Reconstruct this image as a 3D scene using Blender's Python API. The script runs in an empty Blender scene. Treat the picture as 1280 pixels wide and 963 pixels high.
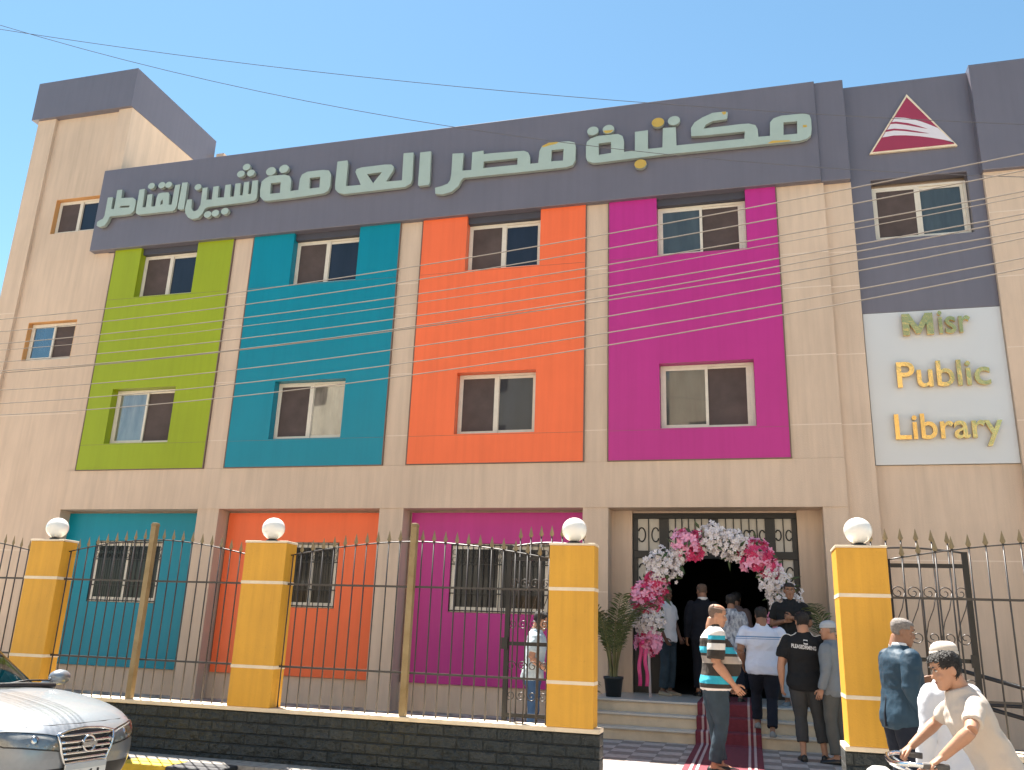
import bpy, bmesh, math, random
from mathutils import Vector, Matrix, noise as mnoise
from mathutils.geometry import tessellate_polygon
from mathutils.bvhtree import BVHTree
R = math.radians
random.seed(7)
scene = bpy.context.scene
COL = scene.collection

# ------------------------------------------------------------------ camera, sky, sun, exposure
cam_data = bpy.data.cameras.new('camera')
cam = bpy.data.objects.new('camera', cam_data)
COL.objects.link(cam)
scene.camera = cam
cam_data.sensor_fit = 'HORIZONTAL'
cam_data.sensor_width = 36.0
cam_data.lens = 1060.276 / 1280 * 36.0
cam_data.clip_start = 0.1
cam_data.clip_end = 2000
CR = Vector((0.96492127, 0.26015865, 0.03527638))
CU = Vector((0.04088775, -0.28164011, 0.95864855))
CF = Vector((-0.25933595, 0.923578, 0.28239783))
cam.matrix_world = Matrix(((CR.x, CU.x, -CF.x, 0), (CR.y, CU.y, -CF.y, 0), (CR.z, CU.z, -CF.z, 1.6), (0, 0, 0, 1)))

SUN_DIR = Vector((-0.284, 0.309, 0.908)).normalized()      # towards the sun
SUN_EL = math.asin(SUN_DIR.z)
SUN_AZ = math.atan2(SUN_DIR.x, SUN_DIR.y)                   # from +Y, clockwise towards +X
world = bpy.data.worlds.new('World')
scene.world = world
world.use_nodes = True
nt = world.node_tree
nt.nodes.clear()
sky = nt.nodes.new('ShaderNodeTexSky')
sky.sky_type = 'NISHITA'
sky.sun_disc = False
sky.sun_elevation = SUN_EL
sky.sun_rotation = SUN_AZ
sky.altitude = 20
sky.air_density = 1.0
sky.dust_density = 0.1
sky.ozone_density = 0.8
bg = nt.nodes.new('ShaderNodeBackground')
bg.inputs['Strength'].default_value = 0.052
wo = nt.nodes.new('ShaderNodeOutputWorld')
tint = nt.nodes.new('ShaderNodeMix')
tint.data_type = 'RGBA'
tint.blend_type = 'MULTIPLY'
tint.inputs['Factor'].default_value = 1.0
tint.inputs['B'].default_value = (0.86, 1.075, 1.01, 1)
nt.links.new(sky.outputs[0], tint.inputs['A'])
nt.links.new(tint.outputs['Result'], bg.inputs[0])
nt.links.new(bg.outputs[0], wo.inputs[0])

sun_data = bpy.data.lights.new('sun', 'SUN')
sun_data.energy = 5.0
sun_data.angle = R(0.53)
sun_data.color = (1.0, 0.94, 0.85)
sun = bpy.data.objects.new('sun', sun_data)
COL.objects.link(sun)
sun.location = (-10, 12, 40)
sun.rotation_euler = SUN_DIR.to_track_quat('Z', 'Y').to_euler()

scene.view_settings.view_transform = 'Standard'
scene.view_settings.look = 'None'
scene.view_settings.exposure = 2.0
scene.view_settings.gamma = 1.0
scene.view_settings.use_curve_mapping = False
scene.cycles.max_bounces = 8
scene.cycles.transparent_max_bounces = 12

# ------------------------------------------------------------------ materials
def mat(name, col, rough=0.6, metal=0.0, var=0.08, vscale=3.0, bump=0.0, bscale=40.0, spec=0.5, coat=0.0,
        stretch=(1, 1, 1), col2=None, big=0.0, streak=0.0, dirt=0.0):
    m = bpy.data.materials.new(name)
    m.use_nodes = True
    t = m.node_tree
    b = t.nodes['Principled BSDF']
    b.inputs['Roughness'].default_value = rough
    b.inputs['Metallic'].default_value = metal
    b.inputs['Specular IOR Level'].default_value = spec
    b.inputs['Coat Weight'].default_value = coat
    b.inputs['Coat Roughness'].default_value = 0.05
    tc = t.nodes.new('ShaderNodeTexCoord')
    mp = t.nodes.new('ShaderNodeMapping')
    mp.inputs['Scale'].default_value = stretch
    t.links.new(tc.outputs['Object'], mp.inputs['Vector'])
    if var > 0 or col2:
        n = t.nodes.new('ShaderNodeTexNoise')
        n.inputs['Scale'].default_value = vscale
        n.inputs['Detail'].default_value = 6
        n.inputs['Roughness'].default_value = 0.6
        t.links.new(mp.outputs[0], n.inputs['Vector'])
        rmp = t.nodes.new('ShaderNodeMapRange')
        rmp.inputs['From Min'].default_value = 0.3
        rmp.inputs['From Max'].default_value = 0.7
        t.links.new(n.outputs['Fac'], rmp.inputs['Value'])
        mix = t.nodes.new('ShaderNodeMix')
        mix.data_type = 'RGBA'
        c1 = [c * (1 - var) for c in col]
        c2 = list(col2) if col2 else [min(1, c * (1 + var)) for c in col]
        mix.inputs['A'].default_value = (*c1, 1)
        mix.inputs['B'].default_value = (*c2, 1)
        t.links.new(rmp.outputs[0], mix.inputs['Factor'])
        out = mix.outputs['Result']
        if big > 0:
            n2 = t.nodes.new('ShaderNodeTexNoise')
            n2.inputs['Scale'].default_value = vscale * 0.17
            n2.inputs['Detail'].default_value = 4
            t.links.new(tc.outputs['Object'], n2.inputs['Vector'])
            r2 = t.nodes.new('ShaderNodeMapRange')
            r2.inputs['From Min'].default_value = 0.35
            r2.inputs['From Max'].default_value = 0.7
            r2.inputs['To Min'].default_value = 1.0 + big * 0.4
            r2.inputs['To Max'].default_value = 1.0 - big
            t.links.new(n2.outputs['Fac'], r2.inputs['Value'])
            mul = t.nodes.new('ShaderNodeVectorMath')
            mul.operation = 'SCALE'
            t.links.new(out, mul.inputs[0])
            t.links.new(r2.outputs[0], mul.inputs['Scale'])
            out = mul.outputs[0]
        if streak > 0:
            m3 = t.nodes.new('ShaderNodeMapping')
            m3.inputs['Scale'].default_value = (5.0, 5.0, 0.22)
            t.links.new(tc.outputs['Object'], m3.inputs['Vector'])
            n3 = t.nodes.new('ShaderNodeTexNoise')
            n3.inputs['Scale'].default_value = 1.6
            n3.inputs['Detail'].default_value = 7
            n3.inputs['Roughness'].default_value = 0.65
            t.links.new(m3.outputs[0], n3.inputs['Vector'])
            r3 = t.nodes.new('ShaderNodeMapRange')
            r3.inputs['From Min'].default_value = 0.42
            r3.inputs['From Max'].default_value = 0.75
            r3.inputs['To Min'].default_value = 1.0 + streak * 0.25
            r3.inputs['To Max'].default_value = 1.0 - streak
            t.links.new(n3.outputs['Fac'], r3.inputs['Value'])
            mu = t.nodes.new('ShaderNodeVectorMath')
            mu.operation = 'SCALE'
            t.links.new(out, mu.inputs[0])
            t.links.new(r3.outputs[0], mu.inputs['Scale'])
            out = mu.outputs[0]
        if dirt > 0:
            n4 = t.nodes.new('ShaderNodeTexNoise')
            n4.inputs['Scale'].default_value = 26
            n4.inputs['Detail'].default_value = 8
            n4.inputs['Roughness'].default_value = 0.75
            t.links.new(tc.outputs['Object'], n4.inputs['Vector'])
            r4 = t.nodes.new('ShaderNodeMapRange')
            r4.inputs['From Min'].default_value = 0.60
            r4.inputs['From Max'].default_value = 0.72
            r4.inputs['To Min'].default_value = 1.0
            r4.inputs['To Max'].default_value = 1.0 - dirt
            t.links.new(n4.outputs['Fac'], r4.inputs['Value'])
            mv = t.nodes.new('ShaderNodeVectorMath')
            mv.operation = 'SCALE'
            t.links.new(out, mv.inputs[0])
            t.links.new(r4.outputs[0], mv.inputs['Scale'])
            out = mv.outputs[0]
        t.links.new(out, b.inputs['Base Color'])
    else:
        b.inputs['Base Color'].default_value = (*col, 1)
    if bump > 0:
        nb = t.nodes.new('ShaderNodeTexNoise')
        nb.inputs['Scale'].default_value = bscale
        nb.inputs['Detail'].default_value = 5
        t.links.new(tc.outputs['Object'], nb.inputs['Vector'])
        bp = t.nodes.new('ShaderNodeBump')
        bp.inputs['Strength'].default_value = bump
        bp.inputs['Distance'].default_value = 0.02
        t.links.new(nb.outputs['Fac'], bp.inputs['Height'])
        t.links.new(bp.outputs[0], b.inputs['Normal'])
    return m

def stripes_mat(name, stops, axis='Z', rough=0.85, bump=0.25, scale=1.0, var=0.1):
    """Constant colour bands along one object axis: stops = [(position in metres, colour), ...] from 0."""
    m = mat(name, (0.5, 0.5, 0.5), rough, var=0, bump=bump, bscale=60)
    t = m.node_tree
    b = t.nodes['Principled BSDF']
    tc = [n for n in t.nodes if n.type == 'TEX_COORD'][0]
    sp = t.nodes.new('ShaderNodeSeparateXYZ')
    t.links.new(tc.outputs['Object'], sp.inputs[0])
    mr = t.nodes.new('ShaderNodeMath')
    mr.operation = 'DIVIDE'
    mr.inputs[1].default_value = scale
    t.links.new(sp.outputs[axis], mr.inputs[0])
    cr = t.nodes.new('ShaderNodeValToRGB')
    cr.color_ramp.interpolation = 'CONSTANT'
    el = cr.color_ramp.elements
    while len(el) > 1:
        el.remove(el[-1])
    el[0].position = 0
    el[0].color = (*stops[0][1], 1)
    for p, c in stops[1:]:
        e = el.new(p / scale)
        e.color = (*c, 1)
    t.links.new(mr.outputs[0], cr.inputs['Fac'])
    n = t.nodes.new('ShaderNodeTexNoise')
    n.inputs['Scale'].default_value = 9
    n.inputs['Detail'].default_value = 5
    t.links.new(tc.outputs['Object'], n.inputs['Vector'])
    r2 = t.nodes.new('ShaderNodeMapRange')
    r2.inputs['To Min'].default_value = 1 - var
    r2.inputs['To Max'].default_value = 1 + var
    t.links.new(n.outputs['Fac'], r2.inputs['Value'])
    mul = t.nodes.new('ShaderNodeVectorMath')
    mul.operation = 'SCALE'
    t.links.new(cr.outputs[0], mul.inputs[0])
    t.links.new(r2.outputs[0], mul.inputs['Scale'])
    t.links.new(mul.outputs[0], b.inputs['Base Color'])
    return m

def brick_mat(name, c1, c2, mortar, bw, bh, ms, rough=0.7, plane='XZ', bump=0.5, noise_bump=0.3, offset=0.5, spec=0.4, mortar_smooth=0.1):
    m = mat(name, c1, rough, var=0, spec=spec)
    t = m.node_tree
    b = t.nodes['Principled BSDF']
    tc = [n for n in t.nodes if n.type == 'TEX_COORD'][0]
    sp = t.nodes.new('ShaderNodeSeparateXYZ')
    t.links.new(tc.outputs['Object'], sp.inputs[0])
    cb = t.nodes.new('ShaderNodeCombineXYZ')
    t.links.new(sp.outputs[plane[0]], cb.inputs[0])
    t.links.new(sp.outputs[plane[1]], cb.inputs[1])
    br = t.nodes.new('ShaderNodeTexBrick')
    br.offset = offset
    br.inputs['Scale'].default_value = 1
    br.inputs['Color1'].default_value = (*c1, 1)
    br.inputs['Color2'].default_value = (*c2, 1)
    br.inputs['Mortar'].default_value = (*mortar, 1)
    br.inputs['Mortar Size'].default_value = ms
    br.inputs['Mortar Smooth'].default_value = mortar_smooth
    br.inputs['Brick Width'].default_value = bw
    br.inputs['Row Height'].default_value = bh
    t.links.new(cb.outputs[0], br.inputs['Vector'])
    n = t.nodes.new('ShaderNodeTexNoise')
    n.inputs['Scale'].default_value = 14
    n.inputs['Detail'].default_value = 7
    t.links.new(tc.outputs['Object'], n.inputs['Vector'])
    r2 = t.nodes.new('ShaderNodeMapRange')
    r2.inputs['From Min'].default_value = 0.25
    r2.inputs['From Max'].default_value = 0.75
    r2.inputs['To Min'].default_value = 0.72
    r2.inputs['To Max'].default_value = 1.28
    t.links.new(n.outputs['Fac'], r2.inputs['Value'])
    mul = t.nodes.new('ShaderNodeVectorMath')
    mul.operation = 'SCALE'
    t.links.new(br.outputs['Color'], mul.inputs[0])
    t.links.new(r2.outputs[0], mul.inputs['Scale'])
    t.links.new(mul.outputs[0], b.inputs['Base Color'])
    ad = t.nodes.new('ShaderNodeMath')
    ad.operation = 'MULTIPLY_ADD'
    ad.inputs[1].default_value = noise_bump * 2.2
    t.links.new(n.outputs['Fac'], ad.inputs[0])
    inv = t.nodes.new('ShaderNodeMath')
    inv.operation = 'SUBTRACT'
    inv.inputs[0].default_value = 1
    t.links.new(br.outputs['Fac'], inv.inputs[1])
    t.links.new(inv.outputs[0], ad.inputs[2])
    bp = t.nodes.new('ShaderNodeBump')
    bp.inputs['Strength'].default_value = bump
    bp.inputs['Distance'].default_value = 0.03
    t.links.new(ad.outputs[0], bp.inputs['Height'])
    t.links.new(bp.outputs[0], b.inputs['Normal'])
    return m

def glass_mat(name, tint=(0.75, 0.82, 0.78), refl=0.12, rough=0.02):
    m = bpy.data.materials.new(name)
    m.use_nodes = True
    t = m.node_tree
    t.nodes.clear()
    o = t.nodes.new('ShaderNodeOutputMaterial')
    tr = t.nodes.new('ShaderNodeBsdfTransparent')
    tr.inputs[0].default_value = (*tint, 1)
    gl = t.nodes.new('ShaderNodeBsdfGlossy')
    gl.inputs['Roughness'].default_value = rough
    fr = t.nodes.new('ShaderNodeFresnel')
    fr.inputs[0].default_value = 1.5
    ad = t.nodes.new('ShaderNodeMath')
    ad.operation = 'ADD'
    ad.inputs[1].default_value = refl
    ad.use_clamp = True
    mx = t.nodes.new('ShaderNodeMixShader')
    t.links.new(fr.outputs[0], ad.inputs[0])
    t.links.new(ad.outputs[0], mx.inputs[0])
    t.links.new(tr.outputs[0], mx.inputs[1])
    t.links.new(gl.outputs[0], mx.inputs[2])
    t.links.new(mx.outputs[0], o.inputs[0])
    return m

M = {}
M['beige'] = mat('beige_plaster', (0.62, 0.475, 0.365), 0.85, var=0.05, vscale=2.2, bump=0.25, bscale=90, stretch=(2.5, 2.5, 0.5), big=0.09, spec=0.25, streak=0.11, dirt=0.10)
M['beige_light'] = mat('beige_joint', (0.70, 0.57, 0.47), 0.85, var=0.04)
M['tan_reveal'] = mat('tan_reveal_paint', (0.60, 0.31, 0.12), 0.8, var=0.08)
M['grey'] = mat('grey_cladding', (0.145, 0.134, 0.162), 0.30, var=0.06, vscale=0.8, bump=0.02, bscale=2, spec=0.6, streak=0.07)
M['head_shade'] = mat('recess_shade_grey', (0.055, 0.055, 0.075), 0.5)  # recess shade above the upper windows, put into the colour
M['roof'] = mat('roof_screed', (0.55, 0.48, 0.40), 0.9, var=0.15)
M['green'] = mat('green_panel', (0.29, 0.36, 0.012), 0.30, var=0.05, vscale=0.6, bump=0.03, bscale=1.6, spec=0.28, streak=0.07)
M['teal'] = mat('teal_panel', (0.0015, 0.22, 0.31), 0.30, var=0.05, vscale=0.6, bump=0.03, bscale=1.6, spec=0.28, streak=0.07)
M['orange'] = mat('orange_panel', (0.86, 0.160, 0.058), 0.30, var=0.05, vscale=0.6, bump=0.03, bscale=1.6, spec=0.28, streak=0.07)
M['magenta'] = mat('magenta_panel', (0.46, 0.030, 0.230), 0.30, var=0.05, vscale=0.6, bump=0.03, bscale=1.6, spec=0.28, streak=0.07)
M['trim'] = mat('brown_trim', (0.16, 0.10, 0.075), 0.5)
M['alu'] = mat('cream_aluminium', (0.66, 0.60, 0.51), 0.4, var=0.06, vscale=8)
def pane_mat(name, col, refl, col2=None, vscale=1.6, stretch=(2.5, 1, 0.5), tint=(0.9, 0.95, 0.95)):
    m = mat(name, col, 0.3, var=0.35, vscale=vscale, stretch=stretch, col2=col2, spec=0.3)
    t = m.node_tree
    b = t.nodes['Principled BSDF']
    o = [n for n in t.nodes if n.type == 'OUTPUT_MATERIAL'][0]
    g = t.nodes.new('ShaderNodeBsdfGlossy')
    g.inputs['Roughness'].default_value = 0.02
    g.inputs['Color'].default_value = (*tint, 1)
    n = t.nodes.new('ShaderNodeTexNoise')
    n.inputs['Scale'].default_value = 0.9
    tc = [k for k in t.nodes if k.type == 'TEX_COORD'][0]
    t.links.new(tc.outputs['Object'], n.inputs['Vector'])
    bp = t.nodes.new('ShaderNodeBump')
    bp.inputs['Strength'].default_value = 0.05
    bp.inputs['Distance'].default_value = 0.05
    t.links.new(n.outputs['Fac'], bp.inputs['Height'])
    t.links.new(bp.outputs[0], g.inputs['Normal'])
    mx = t.nodes.new('ShaderNodeMixShader')
    mx.inputs[0].default_value = refl
    t.links.new(b.outputs[0], mx.inputs[1])
    t.links.new(g.outputs[0], mx.inputs[2])
    t.links.new(mx.outputs[0], o.inputs[0])
    return m
M['glass_dark'] = pane_mat('unlit_room_pane', (0.010, 0.012, 0.022), 0.03)  # near-black stands in for open sashes and the unlit rooms behind
M['glass_barred'] = pane_mat('unlit_window_glass', (0.012, 0.012, 0.013), 0.015)
M['glass_green'] = pane_mat('green_window_glass', (0.045, 0.052, 0.050), 0.09, tint=(0.9, 0.82, 0.75))
M['glass_pale'] = pane_mat('pale_reflection_glass', (0.10, 0.088, 0.075), 0.20, col2=(0.26, 0.235, 0.20))  # pale reflection of the houses opposite, put into the base colour
M['glass_sky'] = pane_mat('sky_reflection_glass', (0.015, 0.04, 0.08), 0.22)  # blue of the mirrored sky is put into the base colour
M['screen'] = mat('brown_fly_screen', (0.085, 0.062, 0.058), 0.75, var=0.18, vscale=3, bump=0.15, bscale=120, spec=0.3)
M['black'] = mat('black_metal', (0.012, 0.012, 0.013), 0.45, var=0.2, vscale=6)
M['iron'] = mat('brown_black_iron', (0.030, 0.024, 0.022), 0.42, var=0.3, vscale=7, spec=0.6)
M['spear'] = mat('dull_gold_paint', (0.22, 0.165, 0.085), 0.5, var=0.2, vscale=12)
M['bronze'] = mat('bronze_post_paint', (0.27, 0.175, 0.065), 0.45, var=0.2, vscale=5, col2=(0.33, 0.24, 0.12))
M['hall_shade'] = mat('hall_shade_lining', (0.013, 0.013, 0.015), 0.8, var=0.2)  # the hall's shade painted as a near-black lining
M['frost'] = mat('frosted_glass', (0.50, 0.47, 0.42), 0.25, var=0.06, vscale=2)
M['mustard'] = mat('mustard_paint', (0.66, 0.335, 0.030), 0.55, var=0.07, vscale=2.5, bump=0.2, bscale=50, big=0.14, stretch=(1, 1, 0.6), streak=0.14, dirt=0.22)
M['cream'] = mat('cream_paint', (0.74, 0.62, 0.46), 0.6, var=0.12, vscale=5, bump=0.2, bscale=40, dirt=0.25)
M['stone_dark'] = brick_mat('dark_split_stone', (0.030, 0.036, 0.037), (0.044, 0.049, 0.049), (0.030, 0.034, 0.034), 0.29, 0.115, 0.012, 0.55, bump=1.0, noise_bump=1.8, mortar_smooth=1.0)
M['globe'] = mat('white_opal_globe', (0.82, 0.80, 0.76), 0.18, var=0.02, coat=0.4)
M['asphalt'] = mat('asphalt', (0.20, 0.18, 0.155), 0.9, var=0.25, vscale=6, bump=0.5, bscale=120, big=0.2)
M['dust'] = mat('dusty_ground', (0.38, 0.32, 0.25), 0.95, var=0.2, vscale=0.4)
M['paving'] = brick_mat('grey_paving', (0.40, 0.36, 0.32), (0.34, 0.31, 0.28), (0.24, 0.21, 0.18), 0.3, 0.3, 0.008, 0.85, plane='XY', bump=0.3, offset=0)
M['tiles'] = brick_mat('chequer_tiles', (0.40, 0.35, 0.315), (0.37, 0.325, 0.295), (0.30, 0.26, 0.235), 0.3, 0.3, 0.005, 0.6, plane='XY', bump=0.2, offset=0)
_t = M['tiles'].node_tree
_ck = _t.nodes.new('ShaderNodeTexChecker')
_ck.inputs['Scale'].default_value = 1 / 0.3
_ck.inputs['Color1'].default_value = (1.25, 1.25, 1.25, 1)
_ck.inputs['Color2'].default_value = (0.66, 0.64, 0.63, 1)
_cb = [n for n in _t.nodes if n.type == 'COMBXYZ'][0]
_t.links.new(_cb.outputs[0], _ck.inputs['Vector'])
_sc = [n for n in _t.nodes if n.type == 'VECT_MATH'][0]
_ml = _t.nodes.new('ShaderNodeVectorMath')
_ml.operation = 'MULTIPLY'
_t.links.new(_sc.outputs[0], _ml.inputs[0])
_t.links.new(_ck.outputs['Color'], _ml.inputs[1])
_t.links.new(_ml.outputs[0], _t.nodes['Principled BSDF'].inputs['Base Color'])
M['kerb_yellow'] = mat('yellow_kerb_paint', (0.72, 0.47, 0.035), 0.7, var=0.15, vscale=9, bump=0.3, bscale=60)
M['kerb_black'] = mat('black_kerb_paint', (0.035, 0.035, 0.04), 0.7, var=0.3, vscale=9, bump=0.3, bscale=60)
M['kerb_grey'] = mat('kerb_concrete', (0.42, 0.39, 0.35), 0.9, var=0.2, vscale=9, bump=0.3, bscale=60)
M['marble'] = mat('step_marble', (0.60, 0.50, 0.37), 0.35, var=0.12, vscale=5)
M['marble_top'] = mat('landing_marble', (0.55, 0.52, 0.47), 0.3, var=0.1, vscale=5)
M['letter'] = mat('pale_sage_film', (0.36, 0.44, 0.40), 0.38, var=0.05, vscale=3)
M['letter_side'] = mat('letter_return', (0.30, 0.34, 0.31), 0.5)
M['gold'] = mat('polished_gold', (0.80, 0.53, 0.19), 0.15, metal=1.0, var=0.15, vscale=5, bump=0.14, bscale=9.0)
M['gold_flat'] = mat('gold_sheet', (0.80, 0.47, 0.10), 0.35, metal=0.55, var=0.1)
M['signwhite'] = mat('white_acrylic', (0.60, 0.61, 0.62), 0.2, var=0.02, vscale=1, bump=0.01, bscale=2)
M['emb_red'] = mat('emblem_red', (0.32, 0.035, 0.075), 0.35, var=0.05)
M['emb_white'] = mat('emblem_white', (0.68, 0.64, 0.68), 0.35, var=0.03)
M['cable'] = mat('cable_sheath', (0.27, 0.24, 0.215), 0.9, var=0.1, spec=0.0)
M['cable_dark'] = mat('dark_cable_sheath', (0.11, 0.11, 0.12), 0.9, var=0.1, spec=0.0)

# ------------------------------------------------------------------ object helpers
def tag(o, label=None, cat=None, group=None, kind=None):
    if label: o['label'] = label
    if cat: o['category'] = cat
    if group: o['group'] = group
    if kind: o['kind'] = kind
    return o

def thing(name, label, cat, loc=(0, 0, 0), rotz=0.0, group=None):
    o = bpy.data.objects.new(name, None)
    COL.objects.link(o)
    o.empty_display_size = 0.2
    o.location = loc
    o.rotation_euler = (0, 0, rotz)
    return tag(o, label, cat, group)

def origin_of(p):
    v = Vector((0, 0, 0))
    while p is not None:
        v = v + p.location
        p = p.parent
    return v

class MB:
    def __init__(s):
        s.v = []; s.f = []; s.m = []; s.sm = []
    def add(s, verts, faces, mi=0, smooth=False):
        k = len(s.v)
        s.v += [tuple(p) for p in verts]
        for f in faces:
            s.f.append([i + k for i in f]); s.m.append(mi); s.sm.append(smooth)
        return s
    def box(s, x0, x1, y0, y1, z0, z1, mi=0):
        v = [(x0, y0, z0), (x1, y0, z0), (x1, y1, z0), (x0, y1, z0), (x0, y0, z1), (x1, y0, z1), (x1, y1, z1), (x0, y1, z1)]
        f = [(3, 2, 1, 0), (4, 5, 6, 7), (0, 1, 5, 4), (1, 2, 6, 5), (2, 3, 7, 6), (3, 0, 4, 7)]
        return s.add(v, f, mi)
    def slab(s, outer, holes, y0, y1, mi=0, side_mi=None):
        """Polygon in (x, z) with holes, extruded from y0 (front) to y1."""
        loops = [outer] + list(holes)
        flat = [p for l in loops for p in l]
        n = len(flat)
        tris = tessellate_polygon([[Vector((p[0], p[1], 0)) for p in l] for l in loops])
        v = [(p[0], y0, p[1]) for p in flat] + [(p[0], y1, p[1]) for p in flat]
        s.add(v, [tuple(t) for t in tris] + [tuple(i + n for i in t) for t in tris], mi)
        k = 0
        sf = []
        for l in loops:
            c = len(l)
            for i in range(c):
                a, b = k + i, k + (i + 1) % c
                sf.append((a, b, b + n, a + n))
            k += c
        kk = len(s.v) - 2 * n
        for f in sf:
            s.f.append([i + kk for i in f]); s.m.append(mi if side_mi is None else side_mi); s.sm.append(False)
        return s
    def rings(s, rings, mi=0, smooth=True, cap=True, closed=False):
        n = len(rings[0])
        v = [p for r in rings for p in r]
        f = []
        m = len(rings)
        for i in range(m if closed else m - 1):
            for j in range(n):
                a = i * n + j; b = i * n + (j + 1) % n
                c = ((i + 1) % m) * n + (j + 1) % n; d = ((i + 1) % m) * n + j
                f.append((a, b, c, d))
        if cap and not closed:
            f.append(tuple(range(n))); f.append(tuple((m - 1) * n + j for j in range(n)))
        return s.add(v, f, mi, smooth)
    def tube(s, pts, r, n=8, mi=0, smooth=True, closed=False, cap=True):
        pts = [Vector(p) for p in pts]
        rs = r if isinstance(r, (list, tuple)) else [r] * len(pts)
        rg = []
        prev = None
        m = len(pts)
        for i, p in enumerate(pts):
            if closed:
                t = pts[(i + 1) % m] - pts[i - 1]
            else:
                t = pts[min(i + 1, m - 1)] - pts[max(i - 1, 0)]
            t = t.normalized()
            if prev is None:
                u = t.cross(Vector((0, 0, 1)))
                if u.length < 0.05: u = t.cross(Vector((0, 1, 0)))
            else:
                u = prev - t * prev.dot(t)
            u = u.normalized(); prev = u
            w = t.cross(u)
            off = math.pi / 4 if n == 4 else 0
            rg.append([p + (u * math.cos(off + 2 * math.pi * j / n) + w * math.sin(off + 2 * math.pi * j / n)) * rs[i] for j in range(n)])
        return s.rings(rg, mi, smooth and n > 4, cap, closed)
    def lathe(s, prof, c, n=16, mi=0, smooth=True):
        rg = [[(c[0] + r * math.cos(2 * math.pi * j / n), c[1] + r * math.sin(2 * math.pi * j / n), c[2] + z) for j in range(n)] for r, z in prof]
        return s.rings(rg, mi, smooth)
    def ell(s, c, r, n=14, m=8, mi=0, rot=None):
        rg = []
        for i in range(1, m):
            th = math.pi * i / m
            ring = []
            for j in range(n):
                ph = 2 * math.pi * j / n
                p = Vector((r[0] * math.sin(th) * math.cos(ph), r[1] * math.sin(th) * math.sin(ph), r[2] * math.cos(th)))
                if rot is not None: p = rot @ p
                ring.append(p + Vector(c))
            rg.append(ring)
        k = len(s.v)
        s.rings(rg, mi, True, cap=False)
        top = Vector((0, 0, r[2])); bot = -top
        if rot is not None: top = rot @ top; bot = rot @ bot
        a = len(s.v)
        s.v += [tuple(top + Vector(c)), tuple(bot + Vector(c))]
        for j in range(n):
            s.f.append([a, k + (j + 1) % n, k + j]); s.m.append(mi); s.sm.append(True)
            q = k + (m - 2) * n
            s.f.append([a + 1, q + j, q + (j + 1) % n]); s.m.append(mi); s.sm.append(True)
        return s
    def mesh(s, name, mats, org=Vector((0, 0, 0)), recalc=True):
        me = bpy.data.meshes.new(name)
        me.from_pydata([(p[0] - org[0], p[1] - org[1], p[2] - org[2]) for p in s.v], [], s.f)
        mats = mats if isinstance(mats, (list, tuple)) else [mats]
        for m in mats: me.materials.append(m)
        me.polygons.foreach_set('material_index', s.m)
        me.polygons.foreach_set('use_smooth', s.sm)
        if recalc:
            bm = bmesh.new(); bm.from_mesh(me)
            bmesh.ops.recalc_face_normals(bm, faces=bm.faces)
            bm.to_mesh(me); bm.free()
        me.update()
        return me
    def build(s, name, mats, parent=None, world=True, bevel=0.0, recalc=True, label=None):
        org = origin_of(parent) if (parent is not None and world) else Vector((0, 0, 0))
        me = s.mesh(name, mats, org, recalc)
        o = bpy.data.objects.new(name, me)
        COL.objects.link(o)
        if parent is not None: o.parent = parent
        if bevel > 0:
            b = o.modifiers.new('bevel', 'BEVEL'); b.width = bevel; b.segments = 2; b.limit_method = 'ANGLE'; b.angle_limit = R(50)
        if label: o['label'] = label
        return o

def copy_tree(o, parent=None):
    c = o.copy(); COL.objects.link(c)
    if parent is not None: c.parent = parent
    for ch in list(o.children): copy_tree(ch, c)
    return c

def rect(x0, x1, z0, z1): return [(x0, z0), (x1, z0), (x1, z1), (x0, z1)]

def text_part(name, body, m, parent, x0, x1, z0, z1, y, depth, bold=0.02, local=False, rot=None, keep_aspect=False):
    """Extruded lettering fitted to a box standing in an XZ plane."""
    cu = bpy.data.curves.new(name, 'FONT')
    cu.body = body
    cu.size = 1
    cu.offset = bold
    cu.resolution_u = 4
    o = bpy.data.objects.new(name, cu); COL.objects.link(o)
    bpy.context.view_layer.update()
    dg = bpy.context.evaluated_depsgraph_get()
    me = bpy.data.meshes.new_from_object(o.evaluated_get(dg))
    bpy.data.objects.remove(o); bpy.data.curves.remove(cu)
    xs = [v.co.x for v in me.vertices]; ys = [v.co.y for v in me.vertices]
    bm = bmesh.new(); bm.from_mesh(me)
    bmesh.ops.remove_doubles(bm, verts=bm.verts, dist=1e-5)
    sx = (x1 - x0) / (max(xs) - min(xs)); sz = (z1 - z0) / (max(ys) - min(ys))
    mx, my = min(xs), min(ys)
    for v in bm.verts:
        v.co = Vector((x0 + (v.co.x - mx) * sx, y, z0 + (v.co.y - my) * sz))
    if depth > 0:
        r = bmesh.ops.extrude_face_region(bm, geom=list(bm.faces))
        for g in r['geom']:
            if isinstance(g, bmesh.types.BMVert): g.co.y += depth
    bmesh.ops.recalc_face_normals(bm, faces=bm.faces)
    if rot is not None:
        for v in bm.verts: v.co = rot(v.co)
    elif parent is not None and not local:
        og = origin_of(parent)
        for v in bm.verts: v.co -= og
    bm.to_mesh(me); bm.free()
    me.materials.clear(); me.materials.append(m)
    me.polygons.foreach_set('use_smooth', [False] * len(me.polygons))
    ob = bpy.data.objects.new(name, me); COL.objects.link(ob)
    if parent is not None: ob.parent = parent
    return ob

# ================================================================== SETTING
def structure(mb, name, m, **k):
    return tag(mb.build(name, m, **k), kind='structure')

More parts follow.
